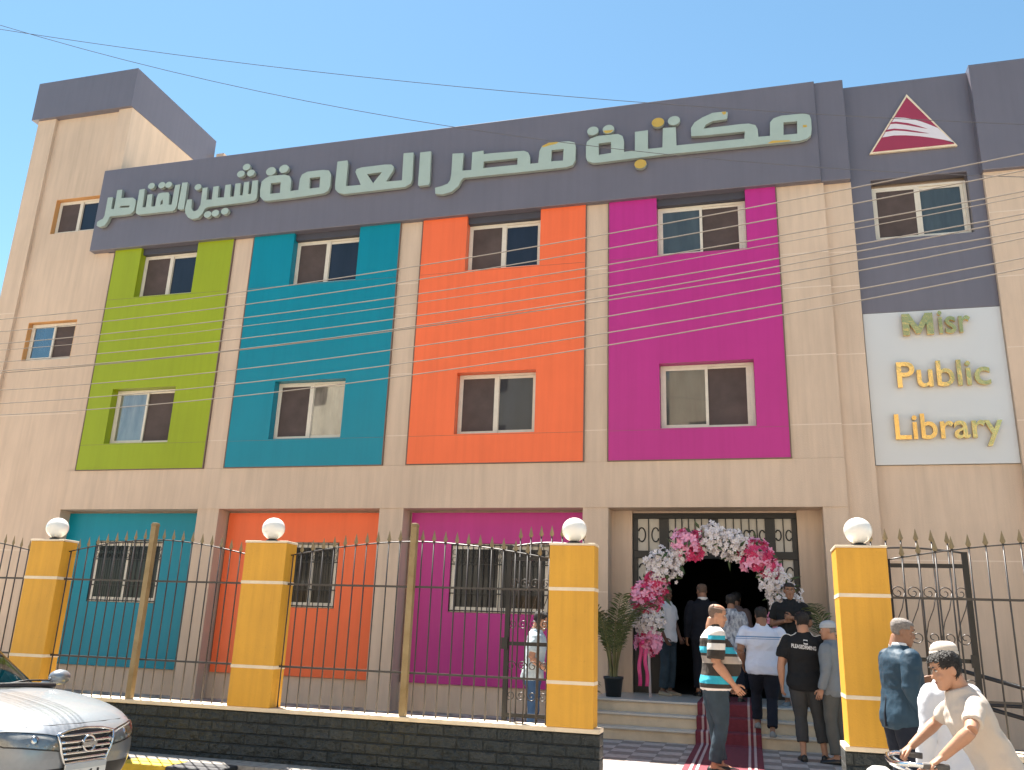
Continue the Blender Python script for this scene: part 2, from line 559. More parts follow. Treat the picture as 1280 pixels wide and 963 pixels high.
structure(MB().add([(-600, -600, -0.03), (600, -600, -0.03), (600, 900, -0.03), (-600, 900, -0.03)], [(0, 1, 2, 3)]), 'ground', M['dust'])
structure(MB().add([(-120, -6, 0), (120, -6, 0), (120, 8.28, 0), (-120, 8.28, 0)], [(0, 1, 2, 3)]), 'road', M['asphalt'])
structure(MB().box(-120, 120, 8.68, 9.5, -0.02, 0.17), 'pavement', M['paving'])
structure(MB().box(-40, 30, 9.5, 15.6, -0.02, 0.22), 'courtyard', M['tiles'])
kb = MB()
edges = [-40 + 0.62 * i for i in range(60)]
for i, x in enumerate(edges):
    x1 = x + 0.61
    if -5.16 < x1 and x < -4.45: continue
    if x > -4.5 and x < 1.9 and not (-4.46 < x < -3.0): continue
    kb.box(x, x1, 8.28, 8.68, -0.02, 0.172, i % 2)
kb.box(-5.15, -4.47, 8.28, 8.68, -0.02, 0.12, 2)
kb.box(-2.9, 2.2, 8.28, 8.68, -0.02, 0.10, 2)
structure(kb, 'kerb', [M['kerb_yellow'], M['kerb_black'], M['kerb_grey']], bevel=0.015)

# ================================================================== THE LIBRARY
lib = thing('library_building', 'three storey beige library with green, teal, orange and magenta facade panels and a grey fascia', 'building', (-4, 15, 0.2))

w = MB()
# core behind the cladding, in pieces round the entrance hall
w.box(-16.9, 2.13, 15.2, 24, 3.9, 11.2)
w.box(2.13, 12, 15.47, 24, 3.9, 11.2)
w.box(-16.9, -1.98, 15.47, 24, 0.0, 3.9)
w.box(0.85, 12, 15.47, 24, 0.0, 3.9)
w.box(-1.98, 0.85, 15.47, 15.6, 3.80, 3.9)
# left wall under the tower with two window openings
tw_hi = rect(-15.97, -14.58, 10.50, 11.42)
tw_lo = rect(-16.04, -14.67, 7.27, 8.22)
w.slab([(-16.43, 0.2), (-14.15, 0.2), (-14.15, 4.66), (-13.895, 4.66), (-13.895, 9.83), (-14.15, 9.83), (-14.15, 13.72), (-16.43, 13.72)], [tw_hi, tw_lo], 15.02, 15.2)
w.box(-16.97, -16.43, 14.94, 15.2, 0.2, 13.75)
w.box(-14.54, -14.15, 14.94, 15.02, 11.9, 13.75)
w.box(-16.95, -14.15, 15.2, 18.1, 11.2, 13.74)
# piers
for a, b in ((-10.745, -10.255), (-6.745, -6.255), (-2.808, -2.348)):
    w.box(a, b, 14.985, 15.2, 4.66, 9.85)
    w.box(a, b, 14.985, 15.47, 0.2, 3.83)
w.box(0.80, 1.645, 14.985, 15.2, 4.66, 9.85)
w.box(1.25, 1.645, 14.985, 15.47, 0.2, 3.83)
w.box(1.645, 2.13, 15.065, 15.47, 0.2, 9.85)
w.box(-16.43, -14.15, 15.2, 15.47, 0.2, 3.9)
# band over the ground floor
w.box(-14.15, 1.645, 14.97, 15.47, 3.83, 4.655)
# entrance jambs and plinth under the lower panels
w.box(-2.348, -1.98, 15.40, 15.47, 0.2, 3.83)
w.box(0.85, 1.25, 15.40, 15.47, 0.2, 3.83)
for a, b in ((-14.15, -10.745), (-10.255, -6.745), (-6.255, -2.808)):
    w.box(a, b, 15.36, 15.47, 0.2, 0.70)
    w.box(a, b, 15.40, 15.47, 0.70, 3.83)
# right of the sign
w.box(2.13, 4.34, 15.215, 15.47, 0.2, 4.55)
w.box(4.34, 9, 15.09, 15.47, 0.2, 9.82)
w.build('wall', M['beige'], lib)

JP = []
class JJ:
    def box(s, *a): JP.append(a)
j = JJ()
for a, b, y in ((-10.745, -10.255, 14.985), (-6.745, -6.255, 14.985), (-2.808, -2.348, 14.985), (0.80, 1.645, 14.985), (1.645, 2.13, 15.065)):
    for z in (5.24, 6.50, 7.78, 8.45): j.box(a + 0.002, b - 0.002, y - 0.002, y + 0.001, z, z + 0.018)
    if b < 0: j.box(a + 0.002, b - 0.002, y - 0.002, y + 0.001, 2.36, 2.378)
for z in (2.96, 5.96): j.box(-16.43, -14.2, 15.018, 15.021, z, z + 0.018)
for z in (5.96, 8.45): j.box(-16.968, -16.432, 14.938, 14.941, z, z + 0.018)
j.box(2.14, 4.33, 15.213, 15.216, 2.98, 3.0)
for z in (5.24, 6.5, 7.78, 9.0): j.box(4.345, 8.9, 15.088, 15.091, z, z + 0.018)
for a in JP:
    mb = MB(); mb.box(*a); mb.build('plaster_joint', M['beige_light'], lib)

w = MB()
w.box(-16.85, 12, 15.3, 23.9, 11.2, 11.3)
w.build('roof', M['roof'], lib)
# tan painted reveals of the two tower windows
for x0, x1, z0, z1 in ((-15.97, -14.58, 10.50, 11.42), (-16.04, -14.67, 7.27, 8.22)):
    rv = MB(); rv.box(x0 - 0.001, x0 + 0.012, 15.022, 15.198, z0, z1)
    rv.box(x0 + 0.012, x1 - 0.012, 15.022, 15.198, z1 - 0.012, z1 + 0.001)
    rv.box(x1 - 0.012, x1 + 0.001, 15.022, 15.198, z0, z1)
    rv.build('window_reveal', M['tan_reveal'], lib)

# grey fascia and parapets
f = MB()
f.box(-14.54, 1.60, 14.85, 15.35, 9.845, 11.96)
f.box(1.60, 2.12, 14.93, 15.35, 9.845, 11.97)
f.box(4.31, 9, 15.0, 15.5, 9.80, 11.97)
f.slab([(2.12, 7.28), (4.35, 7.28), (4.35, 11.93), (2.12, 11.93)], [rect(2.49, 4.10, 8.70, 9.90)], 15.17, 15.40)
f.build('fascia', M['grey'], lib, bevel=0.012)
f = MB()
f.box(-14.53, 2.118, 14.995, 15.34, 11.972, 12.0)
f.box(2.122, 4.308, 15.19, 15.34, 11.932, 11.955)
f.box(4.312, 9, 15.02, 15.34, 11.972, 12.0)
f.build('parapet_coping', M['grey'], lib)
f = MB()
f.box(-17.12, -14.13, 14.86, 15.16, 13.72, 14.80)
f.box(-14.43, -14.13, 15.16, 18.2, 13.72, 14.80)
f.box(-17.12, -16.82, 15.16, 18.2, 13.72, 14.80)
f.box(-16.82, -14.43, 17.9, 18.2, 13.72, 14.80)
f.box(-16.85, -14.40, 15.13, 18.0, 13.74, 13.9)
f.build('tower_parapet', M['grey'], lib)
f = MB()
f.box(-14.10, -13.86, 18.25, 18.6, 11.3, 14.42)
f.build('tower_back_wall', M['beige'], lib)  # small wall piece at the back of the tower

# coloured panels with window openings
LO = (5.24, 6.465); UP = (8.63, 9.86)
PANELS = (
    ('green', -13.886, -10.757, [(-13.29, -11.69), (-13.17, -11.67)]),
    ('teal', -10.237, -6.767, [(-9.30, -7.70), (-9.25, -7.69)]),
    ('orange', -6.246, -2.812, [(-5.32, -3.735), (-5.28, -3.727)]),
    ('magenta', -2.344, 0.785, [(-1.412, 0.253), (-1.42, 0.236)]))
def frame_bars(mb, x0, x1, z0, z1, y0, y1, t, mi=0):
    mb.box(x0, x0 + t, y0, y1, z0, z1, mi); mb.box(x1 - t, x1, y0, y1, z0, z1, mi)
    mb.box(x0 + t, x1 - t, y0, y1, z0, z0 + t, mi); mb.box(x0 + t, x1 - t, y0, y1, z1 - t, z1, mi)
def window(x0, x1, z0, z1, y, kinds, name='window', split=0.5, open_right=False):
    """Two-light sliding window whose frame front stands at y."""
    mb = MB()
    frame_bars(mb, x0 + 0.004, x1 - 0.004, z0 + 0.004, z1 - 0.004, y, y + 0.06, 0.045)
    wo_ = mb.build(name, M['alu'], lib, bevel=0.004)
    xm = x0 + (x1 - x0) * split
    for i, (a, b, kd) in enumerate(((x0 + 0.05, xm + 0.02, kinds[0]), (xm - 0.02, x1 - 0.05, kinds[1]))):
        yy = y + (0.005 if i == 0 else 0.03)
        sm = MB()
        frame_bars(sm, a, b, z0 + 0.05, z1 - 0.05, yy, yy + 0.024, 0.05 if kd != 'screen' else 0.035)
        if kd == 'screen': sm.box(b - 0.09, b - 0.036, yy + 0.004, yy + 0.02, z0 + 0.086, z1 - 0.086)
        sa = sm.build('sash', M['alu'], wo_)
        pm = MB(); pm.box(a + 0.03, b - 0.03, yy + 0.010, yy + 0.016, z0 + 0.08, z1 - 0.08)
        pm.build('fly_screen' if kd == 'screen' else 'pane', M[kd], wo_)
    return wo_
KL = {'green': ('glass_pale', 'screen'), 'teal': ('screen', 'glass_pale'), 'orange': ('screen', 'glass_dark'), 'magenta': ('glass_green', 'screen')}
KU = {'green': ('screen', 'glass_dark'), 'teal': ('screen', 'glass_dark'), 'orange': ('screen', 'glass_dark'), 'magenta': ('glass_green', 'screen')}
for nm, x0, x1, (lo, up) in PANELS:
    mb = MB()
    mb.slab(rect(x0, x1, 4.675, 9.86), [rect(lo[0], lo[1], *LO), rect(up[0], up[1], UP[0], 9.856)], 14.95, 15.195)
    mb.build('facade_panel', M[nm], lib, label='%s upper facade panel' % nm)
    tr = MB()
    tr.box(x0 - 0.022, x0 - 0.001, 14.944, 15.0, 4.657, 9.84); tr.box(x1 + 0.001, x1 + 0.022, 14.944, 15.0, 4.657, 9.84)
    tr.box(x0, x1, 14.944, 15.0, 4.657, 4.673)
    tr.build('panel_trim', M['trim'], lib)
    for zs in (5.215, 8.605):
        sm_ = MB(); sm_.box(x0 + .002, x1 - .002, 14.9488, 14.953, zs, zs + .005); sm_.build('panel_seam', M['trim'], lib)
    window(lo[0], lo[1], LO[0], LO[1], 15.12, KL[nm])
    window(up[0], up[1], UP[0], 9.70, 15.12, KU[nm])
    hd = MB(); hd.box(up[0] + 0.003, up[1] - 0.003, 15.02, 15.19, 9.702, 9.852)
    hd.build('head_recess_shade', M['head_shade'], lib)  # dark fill painted as the shaded recess under the fascia
window(-15.955, -14.595, 10.503, 11.405, 15.13, ('screen', 'glass_dark'))
window(-16.025, -14.685, 7.273, 8.205, 15.13, ('glass_sky', 'screen'))
window(2.495, 4.095, 8.705, 9.80, 15.30, ('screen', 'glass_green'))

# ground floor panels, barred windows
def barred(x0, x1, z0, z1, kinds):
    wn = window(x0, x1, z0, z1, 15.333, kinds)
    g = MB()
    n = int((x1 - x0) / 0.105)
    y = 15.318
    for i in range(n + 1):
        x = x0 + 0.02 + (x1 - x0 - 0.04) * i / n
        g.tube([(x, y, z0 + 0.01), (x, y, z1 - 0.01)], 0.0075, 5)
        if i < n:
            xc = x + (x1 - x0 - 0.04) / n / 2
            for zc in (z1 - 0.16, z1 - 0.30):
                g.tube([(xc + 0.035 * math.cos(a), y, zc + 0.05 * math.sin(a)) for a in [k * math.pi / 4 for k in range(8)]], 0.006, 4, closed=True)
    for z in (z0 + 0.03, z0 + 0.34, z1 - 0.38, z1 - 0.03): g.box(x0 + 0.005, x1 - 0.005, y - 0.008, y + 0.008, z - 0.010, z + 0.010)
    g.build('window_grille', M['black'], wn)
GP = (('teal', -14.148, -10.90, [(-13.36, -11.68)]), ('orange', -10.21, -6.87, [(-8.82, -7.68)]), ('magenta', -6.20, -2.83, [(-5.37, -3.46)]))
for nm, x0, x1, wn in GP:
    mb = MB()
    mb.slab(rect(x0, x1, 0.705, 3.79), [rect(a, b, 1.96, 3.215) for a, b in wn], 15.31, 15.398)
    mb.build('lower_panel', M[nm], lib, label='%s ground floor panel' % nm)
    for a, b in wn: barred(a, b, 1.963, 3.212, ('glass_barred', 'glass_barred'))

# entrance screen: dark iron frame, scrolls, frosted panes, hall behind lined near-black to stand in for its shade
ent = MB()
DX0, DX1, DZ0, DZ1 = -1.978, 0.848, 0.73, 3.80
yb0, yb1 = 15.475, 15.535
OX0, OX1 = -1.33, 0.30                      # open doorway between the side lights
ent.box(DX0, DX1, yb0, yb1, 3.70, DZ1); ent.box(DX0, DX1, yb0, yb1, 3.0, 3.13)
ent.box(DX0, DX0 + 0.09, yb0, yb1, DZ0, 3.0); ent.box(DX1 - 0.09, DX1, yb0, yb1, DZ0, 3.0)
ent.box(DX0, DX0 + 0.09, yb0, yb1, 3.13, 3.70); ent.box(DX1 - 0.09, DX1, yb0, yb1, 3.13, 3.70)
for xc in (-1.42, -0.56, 0.40):
    ent.box(xc - 0.085, xc + 0.085, yb0, yb1, 3.13, 3.70)
ent.box(OX0 - 0.10, OX0, yb0, yb1, DZ0, 3.0); ent.box(OX1, OX1 + 0.10, yb0, yb1, DZ0, 3.0)
for a, b in ((DX0 + 0.09, OX0 - 0.10), (OX1 + 0.10, DX1 - 0.09)):
    ent.box(a, b, yb0, yb1, DZ0, DZ0 + 0.75); ent.box(a, b, yb0 + 0.01, yb1 - 0.01, 1.95, 2.02)
door = ent.build('entrance_screen', M['black'], lib, bevel=0.006)
sc = MB()
def cscroll(mb, xc, zc, s, d, y=15.50):
    pts = []
    for k in range(15):
        a = -2.3 + 4.6 * k / 14
        rr = s * (0.55 + 0.45 * math.cos(a * 0.68))
        pts.append((xc + d * (rr * math.cos(a) - s * 0.55), y, zc + 2.2 * rr * math.sin(a) * 0.8))
    mb.tube(pts, 0.0115, 5)
def panel_scroll(x0, x1, z0, z1, n, rows=1):
    dx = (x1 - x0) / n
    for i in range(1, n): sc.box(x0 + i * dx - 0.009, x0 + i * dx + 0.009, 15.49, 15.51, z0, z1)
    for i in range(n):
        for rw in range(rows):
            zc = z0 + (z1 - z0) * (rw + 0.5) / rows
            cscroll(sc, x0 + (i + 0.5) * dx, zc, dx * 0.46, 1 if (i % 2 == 0) else -1)
panel_scroll(DX0 + 0.09, -1.505, 3.13, 3.70, 2)
panel_scroll(-1.335, -0.645, 3.13, 3.70, 6)
panel_scroll(-0.475, 0.315, 3.13, 3.70, 6)
panel_scroll(0.485, DX1 - 0.09, 3.13, 3.70, 2)
panel_scroll(DX0 + 0.09, OX0 - 0.10, 2.02, 3.0, 2, 2)
panel_scroll(OX1 + 0.10, DX1 - 0.09, 2.02, 3.0, 2, 2)
panel_scroll(DX0 + 0.09, OX0 - 0.10, 1.48, 1.95, 2, 1)
panel_scroll(OX1 + 0.10, DX1 - 0.09, 1.48, 1.95, 2, 1)
sc.build('scrollwork', M['black'], door)
for a, b, c, d in ((DX0 + 0.05, DX1 - 0.05, 3.08, 3.75), (DX0 + 0.05, OX0 - 0.05, 1.40, 3.04), (OX1 + 0.05, DX1 - 0.05, 1.40, 3.04)):
    fr = MB(); fr.box(a, b, 15.515, 15.522, c, d)
    fr.build('frosted_pane', M['frost'], door)
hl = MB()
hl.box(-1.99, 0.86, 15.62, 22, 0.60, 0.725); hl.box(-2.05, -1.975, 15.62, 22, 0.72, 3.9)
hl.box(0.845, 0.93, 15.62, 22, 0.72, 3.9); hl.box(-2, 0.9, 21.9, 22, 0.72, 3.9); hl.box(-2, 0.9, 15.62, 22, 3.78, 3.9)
hl.build('entrance_hall', M['hall_shade'], lib)

# steps and landing
st = MB()
SX0, SX1 = -2.36, 1.9
st.box(SX0, SX1, 13.64, 15.47, 0.2, 0.70, 0); st.box(SX0, SX1, 13.34, 13.64, 0.2, 0.53, 0); st.box(SX0, SX1, 13.04, 13.34, 0.2, 0.36, 0)
st.box(SX0 - 0.02, SX1 + 0.02, 13.60, 15.46, 0.70, 0.73, 1)
st.box(SX0 - 0.02, SX1 + 0.02, 13.30, 13.637, 0.53, 0.56, 1)
st.box(SX0 - 0.02, SX1 + 0.02, 13.00, 13.337, 0.36, 0.39, 1)
st.box(-1.97, 0.84, 15.46, 15.62, 0.60, 0.73, 1)
st.build('entrance_steps', [M['marble'], M['marble_top']], lib, bevel=0.006)

# ------------------------------------------------------------------ writing on the facade
ARABIC={'tar': [[(-14.197, 11.146), (-14.057, 11.142), (-14.042, 10.836), (-13.964, 10.828), (-13.964, 11.317), (-13.824, 11.312), (-13.816, 11.094), (-13.49, 11.069), (-13.398, 11.005), (-13.385, 10.874), (-13.391, 10.725), (-13.467, 10.647), (-13.612, 10.636), (-14.002, 10.638), (-14.047, 10.632), (-14.082, 10.517), (-14.142, 10.416), (-14.263, 10.389), (-14.364, 10.427), (-14.372, 10.525), (-14.301, 10.571), (-14.225, 10.596), (-14.195, 10.679)], [(-13.798, 10.886), (-13.543, 10.87), (-13.546, 10.822), (-13.812, 10.838)]], 'qna': [[(-13.343, 11.258), (-13.196, 11.264), (-13.175, 10.783), (-13.084, 10.778), (-13.094, 11.101), (-12.963, 11.104), (-12.938, 10.78), (-12.832, 10.773), (-12.83, 10.986), (-12.804, 11.09), (-12.695, 11.11), (-12.526, 11.098), (-12.492, 11.034), (-12.47, 10.776), (-12.391, 10.768), (-12.377, 11.268), (-12.245, 11.274), (-12.241, 10.731), (-12.279, 10.63), (-12.34, 10.598), (-12.606, 10.605), (-12.94, 10.603), (-13.255, 10.604), (-13.332, 10.654), (-13.341, 10.762)], [(-12.7, 10.886), (-12.653, 10.934), (-12.632, 10.815), (-12.694, 10.79)]], 'alef1': [[(-12.197, 11.311), (-12.051, 11.301), (-12.038, 10.625), (-12.09, 10.61), (-12.192, 10.631), (-12.209, 10.664)]], 'shbyn': [[(-11.988, 10.852), (-11.867, 10.849), (-11.842, 10.626), (-11.797, 10.554), (-11.729, 10.534), (-11.66, 10.575), (-11.613, 10.685), (-11.626, 11.108), (-11.496, 11.11), (-11.479, 10.796), (-11.338, 10.785), (-11.344, 11.107), (-11.205, 11.113), (-11.192, 10.817), (-11.03, 10.806), (-11.034, 11.114), (-10.896, 11.119), (-10.87, 10.803), (-10.774, 10.796), (-10.779, 11.121), (-10.647, 11.122), (-10.624, 10.811), (-10.554, 10.805), (-10.558, 11.133), (-10.432, 11.135), (-10.415, 10.821), (-10.346, 10.818), (-10.349, 11.147), (-10.212, 11.145), (-10.185, 10.862), (-10.183, 10.697), (-10.227, 10.64), (-10.413, 10.623), (-10.853, 10.614), (-11.427, 10.603), (-11.486, 10.567), (-11.532, 10.447), (-11.624, 10.353), (-11.773, 10.337), (-11.89, 10.39), (-11.987, 10.515), (-12.008, 10.643)]], 'mah': [[(-10.036, 11.159), (-9.919, 11.218), (-9.545, 11.205), (-9.427, 11.16), (-9.373, 11.051), (-9.36, 10.778), (-9.163, 10.781), (-9.158, 11.046), (-9.12, 11.155), (-8.995, 11.212), (-8.612, 11.211), (-8.468, 11.18), (-8.408, 11.081), (-8.398, 10.796), (-8.435, 10.679), (-8.529, 10.629), (-9.267, 10.599), (-9.879, 10.595), (-10.006, 10.618), (-10.103, 10.721), (-10.125, 10.889), (-10.111, 11.095)], [(-9.874, 11.026), (-9.626, 11.028), (-9.613, 10.76), (-9.856, 10.766)], [(-8.916, 11.049), (-8.664, 11.05), (-8.655, 10.784), (-8.896, 10.787)]], 'laa': [[(-8.283, 11.375), (-8.045, 11.376), (-8.028, 11.313), (-8.018, 10.745), (-7.67, 10.735), (-7.828, 11.065), (-7.805, 11.133), (-7.69, 11.16), (-7.148, 11.164), (-7.002, 11.147), (-6.934, 11.088), (-6.943, 10.999), (-7.084, 10.747), (-6.722, 10.735), (-6.734, 11.385), (-6.506, 11.376), (-6.487, 10.728), (-6.517, 10.633), (-6.644, 10.569), (-7.365, 10.561), (-8.042, 10.557), (-8.184, 10.603), (-8.268, 10.693), (-8.283, 10.795)], [(-7.547, 10.981), (-7.2, 10.99), (-7.384, 10.742)]], 'alef2': [[(-6.353, 11.357), (-6.109, 11.356), (-6.088, 10.623), (-6.112, 10.557), (-6.334, 10.557), (-6.35, 10.594)]], 'msr': [[(-5.621, 11.235), (-5.377, 11.219), (-5.382, 10.807), (-5.185, 10.798), (-5.185, 11.209), (-4.94, 11.222), (-4.936, 11.139), (-4.714, 11.135), (-4.072, 11.106), (-3.978, 11.056), (-3.936, 10.949), (-3.931, 10.79), (-3.761, 10.784), (-3.742, 11.055), (-3.693, 11.164), (-3.551, 11.227), (-3.136, 11.207), (-3.02, 11.163), (-2.993, 11.074), (-2.996, 10.761), (-3.05, 10.654), (-3.177, 10.619), (-3.9, 10.62), (-5.34, 10.632), (-5.392, 10.589), (-5.453, 10.451), (-5.596, 10.337), (-5.786, 10.3), (-5.948, 10.332), (-5.962, 10.471), (-5.825, 10.493), (-5.69, 10.536), (-5.635, 10.617), (-5.621, 10.762)], [(-4.922, 10.961), (-4.2, 10.953), (-4.2, 10.8), (-4.929, 10.808)], [(-3.489, 11.046), (-3.241, 11.043), (-3.249, 10.778), (-3.494, 10.794)]], 'mktbh': [[(-2.783, 10.791), (-2.752, 10.708), (-2.641, 10.649), (-2.52, 10.641), (-1.263, 10.663), (-0.469, 10.651), (0.712, 10.645), (1.256, 10.634), (1.397, 10.663), (1.471, 10.737), (1.488, 10.855), (1.491, 11.072), (1.467, 11.161), (1.389, 11.208), (0.965, 11.22), (0.82, 11.179), (0.754, 11.102), (0.74, 10.811), (0.53, 10.819), (0.523, 10.987), (0.486, 11.078), (0.364, 11.131), (0.219, 11.139), (-0.477, 11.135), (-0.432, 11.217), (-0.303, 11.279), (-0.07, 11.284), (-0.027, 11.298), (-0.012, 11.433), (-0.064, 11.458), (-0.297, 11.461), (-0.491, 11.388), (-0.644, 11.296), (-0.716, 11.18), (-0.716, 11.0), (-0.503, 10.982), (0.285, 10.97), (0.272, 10.812), (-1.001, 10.832), (-1.007, 11.241), (-1.255, 11.252), (-1.271, 10.823), (-1.552, 10.826), (-1.548, 11.245), (-1.804, 11.241), (-1.806, 10.825), (-2.023, 10.819), (-2.023, 11.078), (-2.052, 11.184), (-2.142, 11.241), (-2.544, 11.249), (-2.686, 11.211), (-2.767, 11.141), (-2.782, 11.041)], [(-2.527, 11.076), (-2.282, 11.078), (-2.277, 10.829), (-2.525, 10.815)], [(0.997, 11.068), (1.24, 11.059), (1.229, 10.794), (0.983, 10.798)]]}
ARABIC_DOTS=[(-13.03, 11.321, 0.085), (-12.746, 11.31, 0.087), (-12.561, 11.299, 0.084), (-11.756, 11.148, 0.082), (-11.388, 10.418, 0.089), (-11.191, 10.428, 0.089), (-10.952, 10.453, 0.09), (-10.674, 11.357, 0.09), (-10.552, 11.518, 0.089), (-10.419, 11.352, 0.091), (-9.909, 11.332, 0.113), (-9.589, 11.356, 0.11), (-2.647, 11.378, 0.107), (-2.333, 11.374, 0.108), (-1.35, 11.394, 0.114), (-1.039, 11.392, 0.11), (-1.701, 10.512, 0.109)]
GOLD_PATCHES=[[(-0.127, 11.45), (-0.064, 11.458), (-0.043, 11.443), (-0.055, 11.394), (-0.098, 11.39)], [(0.692, 10.66), (0.776, 10.704), (1.077, 10.674), (1.116, 10.645), (0.732, 10.65)], [(1.335, 10.961), (1.405, 10.958), (1.408, 10.91), (1.342, 10.911)], [(-3.693, 11.164), (-3.551, 11.227), (-3.343, 11.217), (-3.394, 11.183), (-3.549, 11.16), (-3.666, 11.132)]]
EMBLEM={'outer': [(3.245, 11.606), (2.504, 10.425), (3.996, 10.411)], 'inner': [(3.239, 11.536), (2.558, 10.454), (3.942, 10.449)], 'white': [(2.999, 11.128), (3.154, 11.102), (3.304, 11.049), (3.45, 10.975), (3.577, 10.894), (3.703, 10.808), (3.943, 10.459), (3.929, 10.482), (3.778, 10.553), (3.585, 10.62), (3.388, 10.678), (3.156, 10.73), (2.953, 10.753), (2.749, 10.738)], 'r1': [(2.922, 11.034), (3.011, 11.037), (3.212, 10.977), (3.375, 10.901), (3.528, 10.813), (3.372, 10.87), (3.175, 10.944), (3.008, 10.994), (2.898, 10.999)], 'r2': [(2.826, 10.885), (2.965, 10.894), (3.166, 10.849), (3.364, 10.782), (3.543, 10.714), (3.362, 10.755), (3.13, 10.822), (2.962, 10.856), (2.802, 10.841)]}

WIRES=[(0.6225, -0.5637, 5.2), (0.6085, -0.5218, 5.0314), (0.5517, -0.4729, 4.8673), (0.6813, -0.5596, 4.7838), (0.6221, -0.4845, 4.6248), (0.7544, -0.5407, 4.509), (0.5431, -0.3991, 4.4768), (0.8027, -0.4889, 4.2579), (0.7643, -0.4346, 4.0853), (0.8399, -0.4468, 3.9404)]
ltr = MB()
for k, loops in ARABIC.items():
    ltr.slab(loops[0], loops[1:], 14.745, 14.825, 0, 1)
for i, (x, z, r) in enumerate(ARABIC_DOTS):
    c = [(x + r * 1.08 * math.cos(a * math.pi / 9), z + r * 0.92 * math.sin(a * math.pi / 9)) for a in range(18)]
    ltr.slab(c, [], 14.745, 14.825, 2 if i in (14, 16) else 0, 1)
for g in GOLD_PATCHES: ltr.slab(g, [], 14.742, 14.747, 2)
x, z, r = ARABIC_DOTS[13]
ltr.slab([(x - r, z - 0.02), (x - r * .5, z - r * .8), (x + r * .5, z - r * .75), (x + r * .9, z - 0.03)], [], 14.742, 14.747, 2)
sign = ltr.build('arabic_lettering', [M['letter'], M['letter_side'], M['gold_flat']], lib)

em = MB(); em.slab(EMBLEM['outer'], [], 15.115, 15.165)
emb = em.build('triangle_emblem', M['cream'], lib, bevel=0.004)
e2 = MB(); e2.slab(EMBLEM['inner'], [], 15.110, 15.114); e2.build('emblem_field', M['emb_red'], emb)
e3 = MB(); e3.slab(EMBLEM['white'], [], 15.105, 15.109); e3.build('emblem_stripes', M['emb_white'], emb)
e4 = MB(); e4.slab(EMBLEM['r1'], [], 15.101, 15.104); e4.slab(EMBLEM['r2'], [], 15.101, 15.104); e4.build('stripe_gaps', M['emb_red'], emb)

sb = MB(); sb.box(2.152, 4.335, 15.165, 15.213, 4.555, 7.275)
sbo = sb.build('sign_board', M['signwhite'], lib, bevel=0.006)
mb = MB()
mb.slab([(2.765, 6.805), (2.875, 6.805), (2.875, 7.02), (2.975, 6.83), (3.045, 6.83), (3.145, 7.02), (3.145, 6.805), (3.255, 6.805), (3.255, 7.20), (3.135, 7.20), (3.01, 6.96), (2.885, 7.20), (2.765, 7.20)], [], 15.075, 15.135)
mb.build('sign_letter', M['gold'], sbo)
text_part('sign_word', 'isr', M['gold'], sbo, 3.335, 3.835, 6.805, 7.225, 15.075, 0.06, 0.012)
text_part('sign_word', 'Public', M['gold'], sbo, 2.60, 4.035, 5.87, 6.325, 15.075, 0.06, 0.012)
text_part('sign_word', 'Library', M['gold'], sbo, 2.49, 4.125, 4.83, 5.405, 15.075, 0.06, 0.012)

# ================================================================== THE OTHER SIDE OF THE STREET (behind the camera: it lights and is mirrored in the facade)
M['opp_a'] = mat('pale_street_plaster', (0.60, 0.50, 0.38), 0.9, var=0.12, vscale=1.2, big=0.1)
M['opp_b'] = mat('white_street_plaster', (0.66, 0.60, 0.52), 0.9, var=0.10, vscale=1.2, big=0.1)
M['shutter'] = mat('brown_shutter', (0.07, 0.045, 0.03), 0.7)
def street_house(x0, x1, y1, h, m, label, nx):
    hs = thing('street_house', label, 'house', ((x0 + x1) / 2, y1, 0))
    holes = []
    nz = int(h / 3.1)
    dx = (x1 - x0) / nx
    for i in range(nx):
        for kz in range(nz):
            xc = x0 + (i + .5) * dx; z = 1.1 + 3.1 * kz
            holes.append(rect(xc - .6, xc + .6, z, z + 1.4))
    mb = MB(); mb.slab(rect(x0, x1, 0, h), holes, y1, y1 - .3); mb.box(x0, x1, y1 - 9, y1 - .31, 0, h - .2); mb.build('wall', m, hs)
    for r in holes:
        mb = MB(); mb.box(r[0][0], r[2][0], y1 - .25, y1 - .2, r[0][1], r[2][1]); mb.build('window', M['shutter'], hs)
street_house(-32, -17.5, -11, 16.0, M['opp_a'], 'pale plastered house across the street, far left', 4)
street_house(-17, -4, -10, 16.3, M['opp_b'], 'white plastered house across the street behind the camera', 4)
street_house(-3.4, 9, -10.5, 14.5, M['opp_a'], 'pale plastered house across the street, right behind the camera', 4)
street_house(9.5, 24, -10, 9.5, M['opp_b'], 'low white house across the street, far right', 4)

# ================================================================== FENCE ALONG THE STREET
def wall_piece(x0, x1, label, yb=9.23):
    b = thing('low_wall', label, 'wall', ((x0 + x1) / 2, 9.2, 0.1))
    m = MB(); m.box(x0, x1, 9.005, yb, 0.0, 0.68); m.build('stone_base', M['stone_dark'], b)
    m = MB(); m.box(x0, x1, 8.985, yb + .02, 0.68, 0.725); m.build('coping', M['cream'], b, bevel=0.006)
wall_piece(-30, -1.49, 'long low wall of dark split stone under the railings left of the gate')
wall_piece(0.80, 14, 'low wall of dark split stone under the railings right of the gate', 9.45)

